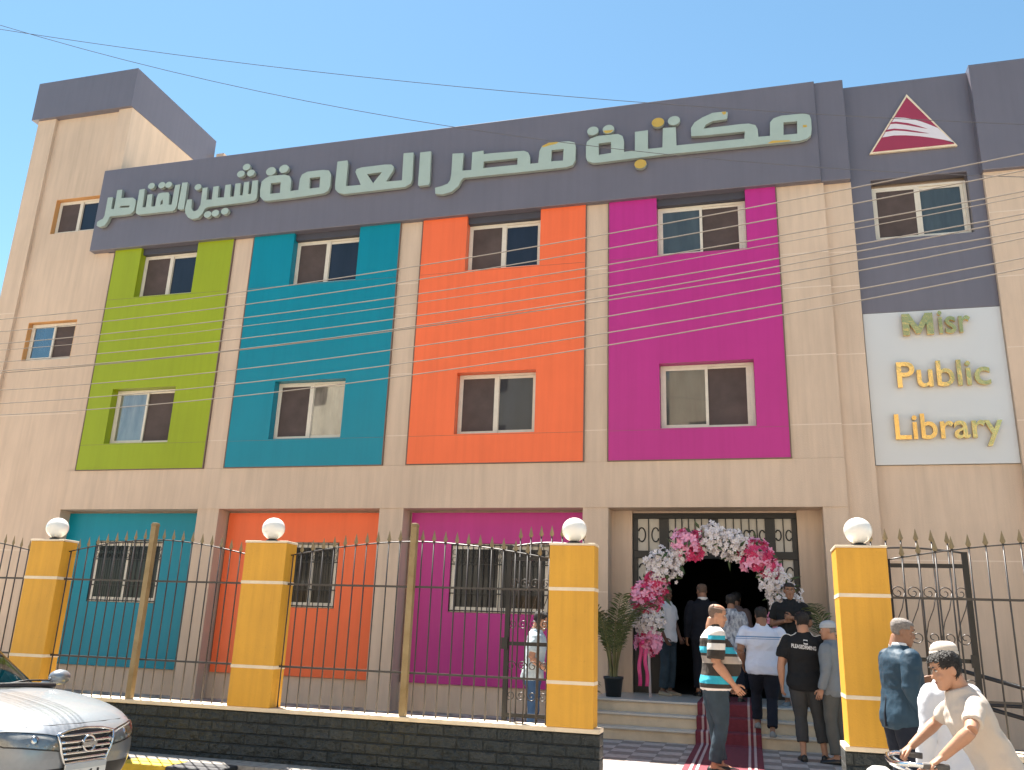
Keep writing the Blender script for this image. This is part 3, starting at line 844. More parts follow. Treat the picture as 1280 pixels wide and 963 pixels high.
def pillar(x0, x1, label, yb=9.225):
    p = thing('fence_pillar', label, 'pillar', ((x0 + x1) / 2, 9.1, 0.725), group='mustard pillars of the street fence')
    m = MB(); m.box(x0, x1, 8.975, yb, 0.726, 2.535); m.build('shaft', M['mustard'], p, bevel=0.008)
    m = MB(); m.box(x0 - 0.008, x1 + 0.008, 8.967, yb + .008, 2.535, 2.56); m.build('cap', M['cream'], p, bevel=0.006)
    for z in (1.135, 2.065):
        m = MB(); m.box(x0 - 0.003, x1 + 0.003, 8.972, yb + .003, z, z + 0.035); m.build('painted_band', M['cream'], p)
    xc = (x0 + x1) / 2
    m = MB(); m.lathe([(0.07, 0), (0.07, 0.02), (0.045, 0.03), (0.045, 0.05)], (xc, 9.1, 2.56), 14)
    m.ell((xc, 9.1, 2.715), (0.135, 0.135, 0.13), 24, 14, 1)
    m.build('globe_lamp', [M['black'], M['globe']], p)
    return p
pillar(-12.0, -11.5, 'mustard fence pillar beyond the left edge, in front of the tower wall')
pillar(-8.82, -8.32, 'mustard fence pillar behind the silver car, leftmost one in view')
pillar(-5.715, -5.175, 'mustard fence pillar between the teal and orange ground floor panels')
pillar(-2.035, -1.55, 'mustard gate pillar left of the entrance, in front of the magenta panel')
pillar(0.84, 1.305, 'mustard gate pillar right of the entrance, behind the man in the blue suit', 9.455)
pillar(4.6, 5.07, 'mustard fence pillar beyond the right edge')

# shared meshes of one spear and of a bar
sp = MB(); sp.rings([[(0.006 * c, 0.006 * s, 0) for c, s in ((1, 0), (0, 1), (-1, 0), (0, -1))],
                     [(0.026 * c, 0.012 * s, 0.035) for c, s in ((1, 0), (0, 1), (-1, 0), (0, -1))],
                     [(0.018 * c, 0.010 * s, 0.062) for c, s in ((1, 0), (0, 1), (-1, 0), (0, -1))],
                     [(0.001 * c, 0.001 * s, 0.135) for c, s in ((1, 0), (0, 1), (-1, 0), (0, -1))]], smooth=False)
SPEAR = sp.mesh('spear_tip', M['spear'])
def put_bar(parent, x, y, z0, z1, org):
    m = MB(); m.tube([(0, 0, 0), (0, 0, z1 - z0)], 0.0085, 6)
    o = m.build('bar', M['iron'], parent, world=False); o.location = (x - org[0], y - org[1], z0 - org[2])
    t = bpy.data.objects.new('spear_tip', SPEAR); COL.objects.link(t); t.parent = o; t.location = (0, 0, z1 - z0 - 0.012)
def fence(x0, x1, post_x, label, y=9.10, sp_=0.131, zlow=2.40, zhigh=2.575):
    org = ((x0 + x1) / 2, y, 0.725)
    fz = thing('railing', label, 'fence', org, group='spear topped railings of the street fence')
    top = lambda x: zhigh - (zhigh - zlow) * min(1, abs(x - post_x) / max(abs(x0 - post_x), abs(x1 - post_x))) ** 1.7
    m = MB()
    n = 24
    m.tube([(x0 + (x1 - x0) * i / n, y, top(x0 + (x1 - x0) * i / n)) for i in range(n + 1)], 0.008, 6)
    m.build('top_rail', M['iron'], fz)
    for z in (1.165, 2.075):
        m = MB(); m.box(x0, x1, y - 0.013, y + 0.013, z - 0.011, z + 0.011); m.build('rail', M['iron'], fz)
    if x0 < post_x < x1:
        m = MB(); m.box(post_x - 0.035, post_x + 0.035, y - 0.085, y - 0.014, 0.726, 2.74)
        m.rings([[(post_x - .042, y - .092, 2.74), (post_x + .042, y - .092, 2.74), (post_x + .042, y - .007, 2.74), (post_x - .042, y - .007, 2.74)],
                 [(post_x - .03, y - .08, 2.775), (post_x + .03, y - .08, 2.775), (post_x + .03, y - .02, 2.775), (post_x - .03, y - .02, 2.775)]], smooth=False)
        m.build('post', M['bronze'], fz, bevel=0.004)
    k = int((x1 - x0) / sp_)
    for i in range(1, k):
        x = x0 + (x1 - x0) * i / k
        put_bar(fz, x, y, 0.726, top(x) + 0.012, org)
    for x in (x0 + 0.03, x1 - 0.03):
        m = MB(); m.tube([(x, y, 0.726), (x, y, top(x))], 0.0085, 6); m.build('bar', M['iron'], fz)
fence(-11.5, -8.82, -10.15, 'black railing left of the leftmost pillar in view, behind the silver car')
fence(-8.32, -5.715, -7.06, 'black railing with a bronze post in front of the teal lower panel')
fence(-5.175, -2.035, -3.62, 'black railing with a bronze post in front of the orange and magenta lower panels')
fence(1.305, 4.6, 2.95, 'black railing right of the entrance behind the cycling boy', sp_=0.147, zlow=2.43, zhigh=2.62)

def spiral(mb, xc, zc, r, turns, d, y, up=1):
    pts = []
    for k in range(22):
        t = k / 21
        a = t * turns * 2 * math.pi
        rr = r * (1 - 0.78 * t)
        pts.append((xc + d * rr * math.cos(a), y, zc + up * rr * math.sin(a)))
    mb.tube(pts, 0.0055, 5)
    return pts[0]
def gate(x0, x1, y, label):
    org = ((x0 + x1) / 2, y, 0.25)
    g = thing('gate_leaf', label, 'gate', org, group='open leaves of the street gate')
    m = MB()
    for x in (x0, x1): m.box(x - 0.026, x + 0.026, y - 0.02, y + 0.02, 0.26, 2.56)
    for z in (0.30, 0.78, 1.51, 2.42): m.box(x0 + 0.026, x1 - 0.026, y - 0.018, y + 0.018, z - 0.02, z + 0.02)
    m.build('frame', M['black'], g)
    m = MB()
    n = 16
    m.tube([(x0 + (x1 - x0) * i / n, y, 2.55 + 0.05 * math.sin(math.pi * i / n)) for i in range(n + 1)], 0.011, 6)
    m.build('top_rail', M['iron'], g)
    k = 8
    for i in range(1, k):
        x = x0 + (x1 - x0) * i / k
        put_bar(g, x, y, 0.32, 2.63 + 0.045 * math.sin(math.pi * i / k), org)
    m = MB()
    dx = (x1 - x0) / k
    for i in range(k):
        xc = x0 + (i + 0.5) * dx
        for zc, upd in ((2.15, 1), (1.72, -1), (1.28, 1), (0.98, -1)):
            spiral(m, xc, zc, dx * 0.46, 1.3, 1 if upd > 0 else -1, y - 0.012, upd)
        m.tube([(xc + dx * 0.44, y - 0.012, 2.15), (xc + dx * 0.2, y - 0.012, 2.0), (xc - dx * 0.2, y - 0.012, 1.87), (xc - dx * 0.44, y - 0.012, 1.72)], 0.0055, 5)
    m.build('scrollwork', M['iron'], g)
    m = MB(); hx = x0 if abs(x0 + 2.6) < 0.2 else x1
    m.box(hx - 0.05, hx + 0.02, y - 0.05, y - 0.02, 1.45, 1.57); m.build('latch', M['black'], g)
gate(-2.58, -1.62, 9.36, 'open black gate leaf folded back behind the railing by the left gate pillar')
gate(0.95, 2.11, 9.56, 'open black gate leaf folded back behind the right gate pillar')

# handrail of the ramp inside the right-hand railing
hr = thing('ramp_handrail', 'sloping black tube handrail of the ramp behind the right railing', 'handrail', (3.4, 11.5, 0.2))
m = MB()
for off, zz in ((0, 1.30), (0, 0.98)): m.tube([(2.2, 11.5, zz + 0.13), (6.5, 11.5, zz - 1.0)] if zz > 1.1 else [(2.2, 11.5, zz + 0.11), (5.5, 11.5, zz - 0.75)], 0.024, 8)
m.tube([(2.2, 11.5, 1.02), (6.5, 11.5, 1.0)], 0.02, 8)
m.build('rails', M['black'], hr)
for x in (2.2, 3.7, 5.2):
    m = MB(); m.tube([(x, 11.5, 0.22), (x, 11.5, 1.45 - (x - 2.2) * 0.26)], 0.022, 8); m.build('post', M['black'], hr)
    
# ================================================================== OVERHEAD CABLES
WA, WB = Vector((-9.0, 8.0)), Vector((2.16, 6.5))
def cable(label, pts, r, m, group):
    org = Vector(pts[0])
    mb = MB(); mb.tube(pts, r, 6)
    o = mb.build('overhead_cable', m)
    return tag(o, label, 'cable', group)
names = ['topmost', 'second from the top', 'third from the top', 'fourth from the top', 'fifth from the top', 'sixth from the top', 'seventh from the top', 'third from the bottom', 'second from the bottom', 'lowest']
for i, (a, b, c) in enumerate(WIRES):
    pts = []
    for k in range(41):
        s = -0.55 + 2.1 * k / 40
        p = WA + (WB - WA) * s
        pts.append((p.x, p.y, a * s * s + b * s + c))
    cable('%s of the ten sagging grey cables strung across the coloured panels' % names[i], pts, 0.0048 if i != 3 else 0.0034, M['cable'], 'cables across the facade')
for nm, (a, b, c), lab in (('a', (0.91, -3.087, 9.79), 'thin high cable crossing the sky to the red triangle emblem'), ('b', (2.0903, -5.0418, 9.86), 'thin high cable crossing the sky and the Arabic lettering, lower of two')):
    pts = []
    for k in range(41):
        s = -0.5 + 2.0 * k / 40
        pts.append((-10.2 + 13.6 * s, 8 + 2 * s, a * s * s + b * s + c))
    cable(lab, pts, 0.0038, M['cable_dark'], 'high cables across the sky')

# ================================================================== PEOPLE
M['skin_tan'] = mat('tan_skin', (0.36, 0.185, 0.115), 0.55, var=0.07, vscale=18, bump=0.05, bscale=90)
M['skin_mid'] = mat('brown_skin', (0.25, 0.125, 0.075), 0.55, var=0.07, vscale=18, bump=0.05, bscale=90)
M['skin_dark'] = mat('dark_brown_skin', (0.13, 0.062, 0.038), 0.5, var=0.07, vscale=18)
M['skin_light'] = mat('light_skin', (0.41, 0.215, 0.135), 0.55, var=0.07, vscale=18, bump=0.05, bscale=90)
M['eye'] = mat('eye_white', (0.62, 0.58, 0.54), 0.3, var=0)
M['iris'] = mat('dark_iris', (0.012, 0.008, 0.006), 0.2, var=0)
M['lip'] = mat('lips', (0.30, 0.13, 0.095), 0.5, var=0.05)
M['hair_black'] = mat('black_hair', (0.014, 0.011, 0.010), 0.55, var=0.3, vscale=40, bump=0.6, bscale=160, stretch=(1, 1, 0.3))
M['hair_stubble'] = mat('shaved_greying_hair', (0.135, 0.088, 0.066), 0.7, var=0.25, vscale=60)
M['hair_grey'] = mat('grey_hair', (0.19, 0.165, 0.15), 0.6, var=0.35, vscale=50, bump=0.6, bscale=160)
def cloth(name, col, rough=0.85, var=0.08, bump=0.35, bscale=14): return mat(name, col, rough, var=var, vscale=6, bump=bump, bscale=bscale, spec=0.25)
M['denim'] = cloth('dark_denim', (0.030, 0.048, 0.066), var=0.25)
M['navy'] = cloth('navy_cloth', (0.012, 0.015, 0.026))
M['white_cotton'] = cloth('white_cotton', (0.70, 0.71, 0.76), var=0.03)
M['white_robe'] = cloth('white_robe_cotton', (0.60, 0.61, 0.66), var=0.03)
M['offwhite'] = cloth('off_white_cotton', (0.52, 0.445, 0.385), var=0.04)
M['black_cotton'] = cloth('black_cotton', (0.014, 0.015, 0.017))
M['charcoal'] = cloth('charcoal_cloth', (0.050, 0.052, 0.054))
M['grey_trouser'] = cloth('grey_trouser_cloth', (0.095, 0.095, 0.088))
M['teal_suit'] = cloth('slate_blue_suit_cloth', (0.020, 0.045, 0.072), rough=0.6, var=0.15)
M['black_suit'] = cloth('black_suit_cloth', (0.012, 0.014, 0.022))
M['sky_shirt'] = cloth('pale_blue_cotton', (0.42, 0.50, 0.54))
M['grey_shirt'] = cloth('grey_blue_cotton', (0.17, 0.19, 0.21))
M['pink_shirt'] = cloth('dusty_pink_cotton', (0.16, 0.115, 0.115))
M['blue_jean'] = cloth('blue_denim', (0.04, 0.085, 0.17), var=0.25)
M['jean_boy'] = cloth('indigo_denim', (0.022, 0.042, 0.115), var=0.25)
M['jean_pale'] = cloth('pale_denim', (0.33, 0.40, 0.47), var=0.15)
M['shoe_black'] = mat('black_leather', (0.012, 0.011, 0.011), 0.4)
M['shoe_tan'] = mat('tan_suede', (0.30, 0.24, 0.17), 0.8)
M['shoe_grey'] = mat('grey_trainer', (0.20, 0.22, 0.23), 0.6)
M['cap_grey'] = cloth('pale_grey_knit', (0.36, 0.39, 0.43))
M['cap_cream'] = cloth('cream_knit', (0.52, 0.46, 0.40))
M['collar_white'] = cloth('white_collar', (0.72, 0.72, 0.74), var=0.02)
M['dial'] = mat('steel', (0.6, 0.6, 0.6), 0.25, metal=1)
BR, AQ, WH, TP = (0.030, 0.024, 0.020), (0.02, 0.33, 0.47), (0.66, 0.64, 0.62), (0.36, 0.31, 0.27)
M['striped_polo'] = stripes_mat('striped_polo', [(0.0, BR), (0.87, WH), (0.905, BR), (0.95, AQ), (1.035, BR), (1.165, TP), (1.25, BR), (1.275, AQ), (1.35, BR), (1.44, WH)], scale=2.0)
M['striped_sleeve'] = stripes_mat('striped_sleeve', [(0.0, BR), (1.315, WH), (1.39, BR), (1.425, AQ), (1.47, WH)], scale=2.0)
BL = (0.10, 0.22, 0.42)
PW = (0.60, 0.64, 0.76)
M['banded_polo'] = stripes_mat('white_polo_blue_bands', [(0.0, PW), (1.285, BL), (1.295, PW), (1.308, BL), (1.322, PW)], scale=2.0, var=0.03)
pm_ = mat('navy_white_print', (0.02, 0.03, 0.08), 0.85, var=0, col2=(0.55, 0.58, 0.62), vscale=22, stretch=(1, 1, 0.5))
M['print'] = pm_

def sring(c, a, bf, bb, n=20, e=2.3):
    out = []
    for j in range(n):
        t = 2 * math.pi * j / n
        cs, sn = math.cos(t), math.sin(t)
        x = a * math.copysign(abs(cs) ** (2 / e), cs)
        y = (bf if sn > 0 else bb) * math.copysign(abs(sn) ** (2 / e), sn)
        out.append(Vector((c[0] + x, c[1] + y, c[2])))
    return out

def fuse(mb, voxel, smooth=4, fac=0.5, noise_amp=0.0, noise_scale=7.0, seed=0.0):
    """One continuous skin over the overlapping closed pieces of mb."""
    me = mb.mesh('tmp', [])
    o = bpy.data.objects.new('tmp', me); COL.objects.link(o)
    r = o.modifiers.new('r', 'REMESH'); r.mode = 'VOXEL'; r.voxel_size = voxel
    if smooth:
        s = o.modifiers.new('s', 'SMOOTH'); s.factor = fac; s.iterations = smooth
    bpy.context.view_layer.update()
    dg = bpy.context.evaluated_depsgraph_get()
    out = bpy.data.meshes.new_from_object(o.evaluated_get(dg))
    bpy.data.objects.remove(o); bpy.data.meshes.remove(me)
    if noise_amp:
        nrm = [v.normal.copy() for v in out.vertices]
        for v, nn in zip(out.vertices, nrm):
            p = v.co * noise_scale
            q = mnoise.noise(Vector((p.x + seed, p.y, p.z * 1.3))) + 0.5 * mnoise.noise(Vector((p.x * 2.3, p.y * 2.3 + seed, p.z * 2.8)))
            rdg = 1 - 2 * abs(mnoise.noise(Vector((p.x * 0.9 + p.z * 0.8, p.y * 0.9 + 7 + seed, p.z * 1.1 - p.x * 0.5))))
            v.co += nn * noise_amp * (0.7 * q + 0.5 * rdg)
    return out

HEAD = [(-.125, .072, -.045, .020), (-.116, .090, -.02, .037), (-.097, .097, .015, .050), (-.072, .093, .042, .058), (-.042, .092, .068, .065),
        (-.012, .090, .086, .071), (.014, .085, .096, .0735), (.036, .094, .101, .0755), (.068, .090, .101, .0755), (.094, .072, .090, .067), (.112, .043, .066, .050), (.120, .010, .030, .024)]
def head_ring(z, f, b, h, n=28, grow=0.0):
    f += grow; h += grow; b += grow
    mid = (f - b) / 2; ry = (f + b) / 2
    out = []
    for j in range(n):
        t = 2 * math.pi * j / n
        cs, sn = math.cos(t), math.sin(t)
        out.append(Vector((h * math.copysign(abs(cs) ** 0.88, cs), mid + ry * math.copysign(abs(sn) ** 0.9, sn), z)))
    return out

class Pose: pass

def person(label, loc, heading, H=1.78, fat=0.0, belly=0.0, skin='skin_tan', hair='short', hairmat='hair_black', shirt='white_cotton', sleeve='short',
           pants='navy', shoes='shoe_black', arms=None, legs=None, lean=0.0, head=(0, 0), hem=0.86, collar=None, cap=None, robe=False, jacket=False,
           twist=0.0, pant_hem=0.035, sleeve_mat=None, foot_yaw=(8, -8), fine=0.0085, brows=True, grips=None, group=None, base_z=0.0, smile=False, cropped=False, shoulders=1.0, hs=0.97):
    S = H / 1.755
    root = thing('person', label, 'person', loc, R(heading), group)
    seed = random.uniform(0, 50)
    Lm = Matrix.Rotation(R(-lean), 4, 'X')
    PV = Vector((0, 0, 0.93))
    TW = Matrix.Rotation(R(twist), 4, 'Z')
    def up(p):                                   # torso lean and twist about the pelvis
        p = Vector(p)
        if p.z <= 0.93: return p
        k = min(1, (p.z - 0.93) / 0.25)
        m = Matrix.Rotation(R(-lean) * k, 4, 'X') @ Matrix.Rotation(R(twist) * min(1, (p.z - .93) / .4), 4, 'Z')
        return PV + m @ (p - PV)
    wx = 1 + 0.22 * fat
    TORSO = [(0.80, .150, .10, .115), (0.86, .170 * wx, .105 + .03 * belly, .125), (0.93, .172 * wx, .11 + .07 * belly, .125), (1.02, .162 * (wx + .04 * belly), .108 + .12 * belly, .108),
             (1.12, .158 * (wx + .05 * belly), .112 + .135 * belly, .104), (1.22, .168 * wx, .120 + .08 * belly, .108 + .02 * fat), (1.32, .184 * wx, .122 + .025 * belly, .112 + .02 * fat),
             (1.375, .178 * wx, .106, .108 + .015 * fat), (1.42, .138 * wx, .082, .098), (1.455, .100, .070, .086), (1.49, .078, .060, .074)]
    def torso_rings(z0, z1, g, flare=0.0):
        out = []
        zs = [z for z, *_ in TORSO if z0 < z < z1]
        zs = [z0] + zs + [z1]
        for z in zs:
            for (za, *A), (zb, *B) in zip(TORSO, TORSO[1:]):
                if za <= z <= zb or (z < TORSO[0][0] and za == TORSO[0][0]):
                    k = max(0, (z - za) / (zb - za))
                    a, f, b = [p + (q - p) * k for p, q in zip(A, B)]
                    break
            fl = flare * max(0, (1.1 - z)) / 0.3
            gg = g if z < 1.44 else g * 0.45
            out.append([up(p) for p in sring((0, 0, z), a + gg + fl, f + gg + fl, b + gg + fl)])
        return out
    sx = .185 * wx * shoulders
    J = {}
    for sd, k in (('R', 1), ('L', -1)):
        J['sh' + sd] = up((k * sx, -.005, 1.388))
        J['el' + sd] = Vector((k * (sx + .055), -.03, 1.125)); J['wr' + sd] = Vector((k * (sx + .06), .045, .885))
        J['hip' + sd] = Vector((k * .092, 0, .90)); J['kn' + sd] = Vector((k * .102, .02, .49)); J['an' + sd] = Vector((k * .108, -.03, .085))
    for dct in (arms or {}, legs or {}):
        for kk, vv in dct.items(): J[kk] = Vector(vv)
    nb = up((0, -.022, 1.50))
    hc = up((0, .012, 1.635))
    HM = Matrix.Rotation(R(head[0]), 4, 'Z') @ Matrix.Rotation(R(-lean - head[1]), 4, 'X')
    piv = up((0, -.02, 1.53))
    hv = Vector((0, .034, .105 * hs - .018)); hc = piv + HM @ hv
    HP = lambda p: hc + HM @ (Vector(p) * hs)
    sc3 = lambda me: me.transform(Matrix.Scale(S, 4))
    # ---- body
    b = MB()
    if not robe: b.rings(torso_rings(.80, 1.475, 0.0))
    else: b.rings(torso_rings(.80, 1.475, 0.0))
    b.tube([up((0, -.012, 1.42)), up((0, -.02, 1.50)), piv + HM @ Vector((0, .008, .045))], [.072 + .012 * fat, .060 + .012 * fat, .056 + .01 * fat], 16)
    b.rings([[HP(p) for p in head_ring(*r)] for r in HEAD])
    # nose, ears, brow
    b.rings([[HP(p) for p in q] for q in (
        [(-.007, .088, .022), (.007, .088, .022), (.006, .080, .022), (-.006, .080, .022)],
        [(-.010, .105, -.008), (.010, .105, -.008), (.010, .085, -.008), (-.010, .085, -.008)],
        [(-.015, .117, -.028), (.015, .117, -.028), (.017, .085, -.03), (-.017, .085, -.03)],
        [(-.014, .108, -.041), (.014, .108, -.041), (.015, .085, -.043), (-.015, .085, -.043)])])
    for k in (1, -1):
        b.ell(HP((k * .077, -.012, -.004)), (.011, .021, .033), 10, 7, rot=HM.to_3x3() @ Matrix.Rotation(k * R(14), 3, 'Z') @ Matrix.Rotation(R(-8), 3, 'X'))
        b.ell(HP((k * .034, .082, .034)), (.026, .014, .008), 10, 6, rot=HM.to_3x3())
        b.ell(HP((k * .040, .070, -.025)), (.024, .020, .020), 10, 6, rot=HM.to_3x3())
    b.ell(HP((0, .088, -.066)), (.026, .012, .014), 10, 6, rot=HM.to_3x3())
    hands = []
    for sd, k in (('R', 1), ('L', -1)):
        s_, e_, w_ = J['sh' + sd], J['el' + sd], J['wr' + sd]
        a1 = 1 + .18 * fat
        b.tube([s_ + (e_ - s_) * t for t in (.02, .15, .5, .85, 1.0)], [.040 * a1, .050 * a1, .048 * a1, .042 * a1, .039 * a1], 12)
        b.ell(s_ + Vector((-k * .012, 0, -.004)), (.050 * a1, .052 * a1, .050 * a1), 12, 8)
        b.tube([e_ + (w_ - e_) * t for t in (0, .25, .6, 1.0, 1.06)], [.040 * a1, .044 * a1, .036 * a1, .027, .026], 12)
        d = (w_ - e_).normalized()
        g = (grips or {}).get(sd)
        if g: d = Vector(g[0]).normalized(); n_ = Vector(g[1]).normalized()
        else:
            n_ = Vector((-k, .25, 0)); n_ = (n_ - d * n_.dot(d)).normalized()
            d = (d + Vector((0, .12, -.1))).normalized(); n_ = (n_ - d * n_.dot(d)).normalized()
        wv = d.cross(n_)
        if wv.dot(Vector((0, 1, 0))) < 0 and not g: wv = -wv          # thumb side forward
        if g and len(g) > 2 and wv.dot(Vector(g[2])) < 0: wv = -wv
        hands.append((w_, d, n_, wv, g))
        pr = []
        for t, hw, ht in ((-.01, .026, .022), (.03, .036, .017), (.065, .041, .015), (.09, .039, .013)):
            c = w_ + d * t
            pr.append([c + wv * (hw * math.cos(q)) + n_ * (ht * math.sin(q)) for q in [2 * math.pi * i / 12 for i in range(12)]])
        b.rings(pr)
        h_, kn, an = J['hip' + sd], J['kn' + sd], J['an' + sd]
        b.tube([h_ + (kn - h_) * t for t in (-.05, .2, .6, 1.0)], [.085 * wx, .082 * wx, .066 * wx, .052], 12)
        b.tube([kn + (an - kn) * t for t in (0, .25, .6, 1.0, 1.05)], [.051, .055, .042, .034, .034], 12)
        fy = R(foot_yaw[0] if k > 0 else foot_yaw[1])
        fd = Vector((math.sin(-fy) * -1, math.cos(fy), 0))
        b.tube([an + Vector((0, 0, -.02)) - fd * .045, an + Vector((0, 0, -.035)) + fd * .05, an + Vector((0, 0, -.06)) + fd * .13], [.032, .034, .020], 10)
    body = fuse(b, fine, 3, .45)
    # fingers, eyes and lips are added to the same mesh
    x = MB()
    for w_, d, n_, wv, g in hands:
        for i, (off, ln) in enumerate(((.030, .070), (.010, .078), (-.011, .072), (-.030, .056))):
            p = w_ + d * .078 + wv * off
            pts = [p]
            ang = 0
            for sgn, part in zip((.12, .30, .35) if not g else (.5, 1.35, 1.2), (.46, .30, .24)):
                ang += sgn + .06 * i
                p = p + (d * math.cos(ang) + n_ * math.sin(ang)) * ln * part * 1.08
                pts.append(p)
            x.tube(pts, [.0092, .0088, .0080, .0062], 8, 0)
        p = w_ + d * .028 + wv * .028
        x.tube([p, p + wv * .026 + d * .024 + n_ * .008, p + wv * .036 + d * .052 + n_ * .018, p + wv * .034 + d * .074 + n_ * .026], [.0125, .0115, .0098, .0072], 8, 0)
    rt = HM.to_3x3()
    for k in (1, -1):
        x.ell(HP((k * .031, .0800, .013)), (.0135, .0085, .0068), 12, 6, 1, rt)
        x.ell(HP((k * .031, .0868, .013)), (.0062, .0028, .0060), 10, 5, 2, rt)
        if brows:
            x.tube([HP((k * .014, .097, .033)), HP((k * .030, .0965, .040)), HP((k * .048, .088, .034))], [.004, .0046, .003], 6, 4)
        x.tube([HP((k * .016, .0870, .0205)), HP((k * .031, .0885, .0225)), HP((k * .046, .082, .018))], [.0026, .003, .0024], 6, 4)
    x.ell(HP((0, .0965, -.062)), (.021, .0055, .0045), 10, 5, 3, rt)
    x.ell(HP((0, .0955, -.070)), (.018, .006, .0052), 10, 5, 3, rt)
    xm = x.mesh('x', [])
    bm = bmesh.new(); bm.from_mesh(body); bm.from_mesh(xm)
    bm.to_mesh(body); bm.free(); bpy.data.meshes.remove(xm)
    n0 = len(body.polygons) - len(x.m)
    body.materials.clear()
    for q in (skin, 'eye', 'iris', 'lip', 'hair_black'): body.materials.append(M[q])
    idx = [0] * n0 + x.m
    body.polygons.foreach_set('material_index', idx)
    body.polygons.foreach_set('use_smooth', [True] * len(idx))
    sc3(body); body.name = 'body'
    def attach(name, me, m):
        if me.name != name: me.name = name
        me.materials.clear(); me.materials.append(M[m] if isinstance(m, str) else m)
        me.polygons.foreach_set('use_smooth', [True] * len(me.polygons))
        o = bpy.data.objects.new(name, me); COL.objects.link(o); o.parent = root
        return o
    bo = bpy.data.objects.new('body', body); COL.objects.link(bo); bo.parent = root
    # ---- hair
    if hair:
        hm = MB()
        rs = [r for r in HEAD]
        fine_r = []
        for (za, *A), (zb, *B) in zip(rs, rs[1:]):
            for t in (0, .34, .67): fine_r.append((za + (zb - za) * t, *[p + (q - p) * t for p, q in zip(A, B)]))
        fine_r.append(rs[-1])
        thick = {'short': .010, 'thick': .008, 'shaved': .003, 'balding': .004, 'crew': .006}[hair]
        RR = [head_ring(*r, n=36, grow=thick) for r in fine_r]
        top = [Vector((0, -.01, .1225 + thick))] * 36
        RR.append(top)
        def keep(p):
            y, z, ax = p.y, p.z, abs(p.x)
            if hair in ('balding', 'shaved'):
                lim = .072 + .02 * (ax / .08) if hair == 'balding' else 1
                if hair == 'balding' and z > .078 and y > -.05: return False
            if y > .045: return z > (.066 if hair != 'thick' else .072) + .4 * max(0, .06 - ax) * (0.2)
            if y > .012: return z > .030
            if y > -.030: return z > .022
            return z > -.060
        faces = []
        for i in range(len(RR) - 1):
            for jx in range(36):
                q = [RR[i][jx], RR[i][(jx + 1) % 36], RR[i + 1][(jx + 1) % 36], RR[i + 1][jx]]
                c = sum(q, Vector()) / 4
                if keep(c): faces.append((i * 36 + jx, i * 36 + (jx + 1) % 36, (i + 1) * 36 + (jx + 1) % 36, (i + 1) * 36 + jx))
        vv = []
        for r in RR:
            for p in r:
                q = Vector(p)
                nz = mnoise.noise(Vector((p.x * 55 + seed, p.y * 55, p.z * 30))) * thick * .55
                q = q + q.normalized() * nz
                if hair == 'thick' and p.y > .02: q += Vector((0, .006, .002 + .010 * mnoise.noise(p * 40)))
                vv.append(HP(q))
        hm.add(vv, faces, 0, True)
        strands = MB()
        if hair in ('thick', 'short'):
            rs_ = random.Random(int(seed * 100))
            L_ = .021 if hair == 'thick' else .014
            for f in faces:
                if rs_.random() > (.8 if hair == 'thick' else .5): continue
                c0 = (vv[f[0]] + vv[f[2]]) / 2 + (vv[f[1]] - vv[f[0]]) * rs_.uniform(-.4, .4)
                nn = (vv[f[1]] - vv[f[0]]).cross(vv[f[3]] - vv[f[0]])
                if nn.length < 1e-9: continue
                nn.normalize()
                if nn.dot(c0 - hc) < 0: nn = -nn
                dn = HM.to_3x3() @ Vector((rs_.uniform(-.35, .35), .75 if hair == 'thick' else -.3, -.35 + rs_.uniform(-.3, .3)))
                dn = (dn - nn * dn.dot(nn)).normalized()
                wv_ = dn.cross(nn) * .0032
                p0 = c0 - nn * .002; p1 = c0 + dn * L_ * .5 + nn * .004; p2 = c0 + dn * L_ * rs_.uniform(.8, 1.3) + nn * rs_.uniform(-.001, .004)
                strands.add([p0 - wv_, p0 + wv_, p1 + wv_ * .8, p1 - wv_ * .8, p2, p1 + nn * .003], [(0, 1, 2, 5), (0, 5, 3), (2, 4, 5), (3, 5, 4)], 0, True)
        me = hm.mesh('hair', [])
        bm = bmesh.new(); bm.from_mesh(me)
        bmesh.ops.remove_doubles(bm, verts=bm.verts, dist=1e-5)
        bmesh.ops.delete(bm, geom=[v for v in bm.verts if not v.link_faces], context='VERTS')
        bmesh.ops.recalc_face_normals(bm, faces=bm.faces)
        bmesh.ops.solidify(bm, geom=list(bm.faces), thickness=thick + .006)
        if strands.v:
            tm = strands.mesh('st', [], recalc=False); bm.from_mesh(tm); bpy.data.meshes.remove(tm)
        bm.to_mesh(me); bm.free()
        sc3(me); attach('hair', me, hairmat)
    if cap:
        cm = MB()
        rr = [(z, f, bk, h) for z, f, bk, h in HEAD if z >= .03]
        R0 = [(.036, .094, .101, .0755)] + [r for r in rr if r[0] > .04]
        cm.rings([[HP(p) for p in head_ring(z + (.010 if i else 0), f, bk, h, grow=.008)] for i, (z, f, bk, h) in enumerate(R0)] )
        cme = cm.mesh('cap', []); sc3(cme); co = attach('cap', cme, cap)
        bd = MB(); bd.rings([[HP(p) for p in head_ring(z, .094, .101, .0755, grow=g)] for z, g in ((.030, .006), (.032, .0115), (.056, .0115), (.058, .006))])
        bme = bd.mesh('cap_band', []); sc3(bme); o2 = attach('cap_band', bme, cap); o2.parent = co
    # ---- trousers
    def legtube(mb, sd, g, end):
        h_, kn, an = J['hip' + sd], J['kn' + sd], J['an' + sd]
        t_end = 1 - end / max(.05, (kn - an).length)
        mb.tube([h_ + (kn - h_) * t for t in (-.06, .2, .6, 1.0)] + [kn + (an - kn) * t for t in (.35, .7, t_end)],
                [.092 * wx + g, .090 * wx + g, .074 * wx + g, .063 + g, .064 + g, .060 + g, .060 + g], 16)
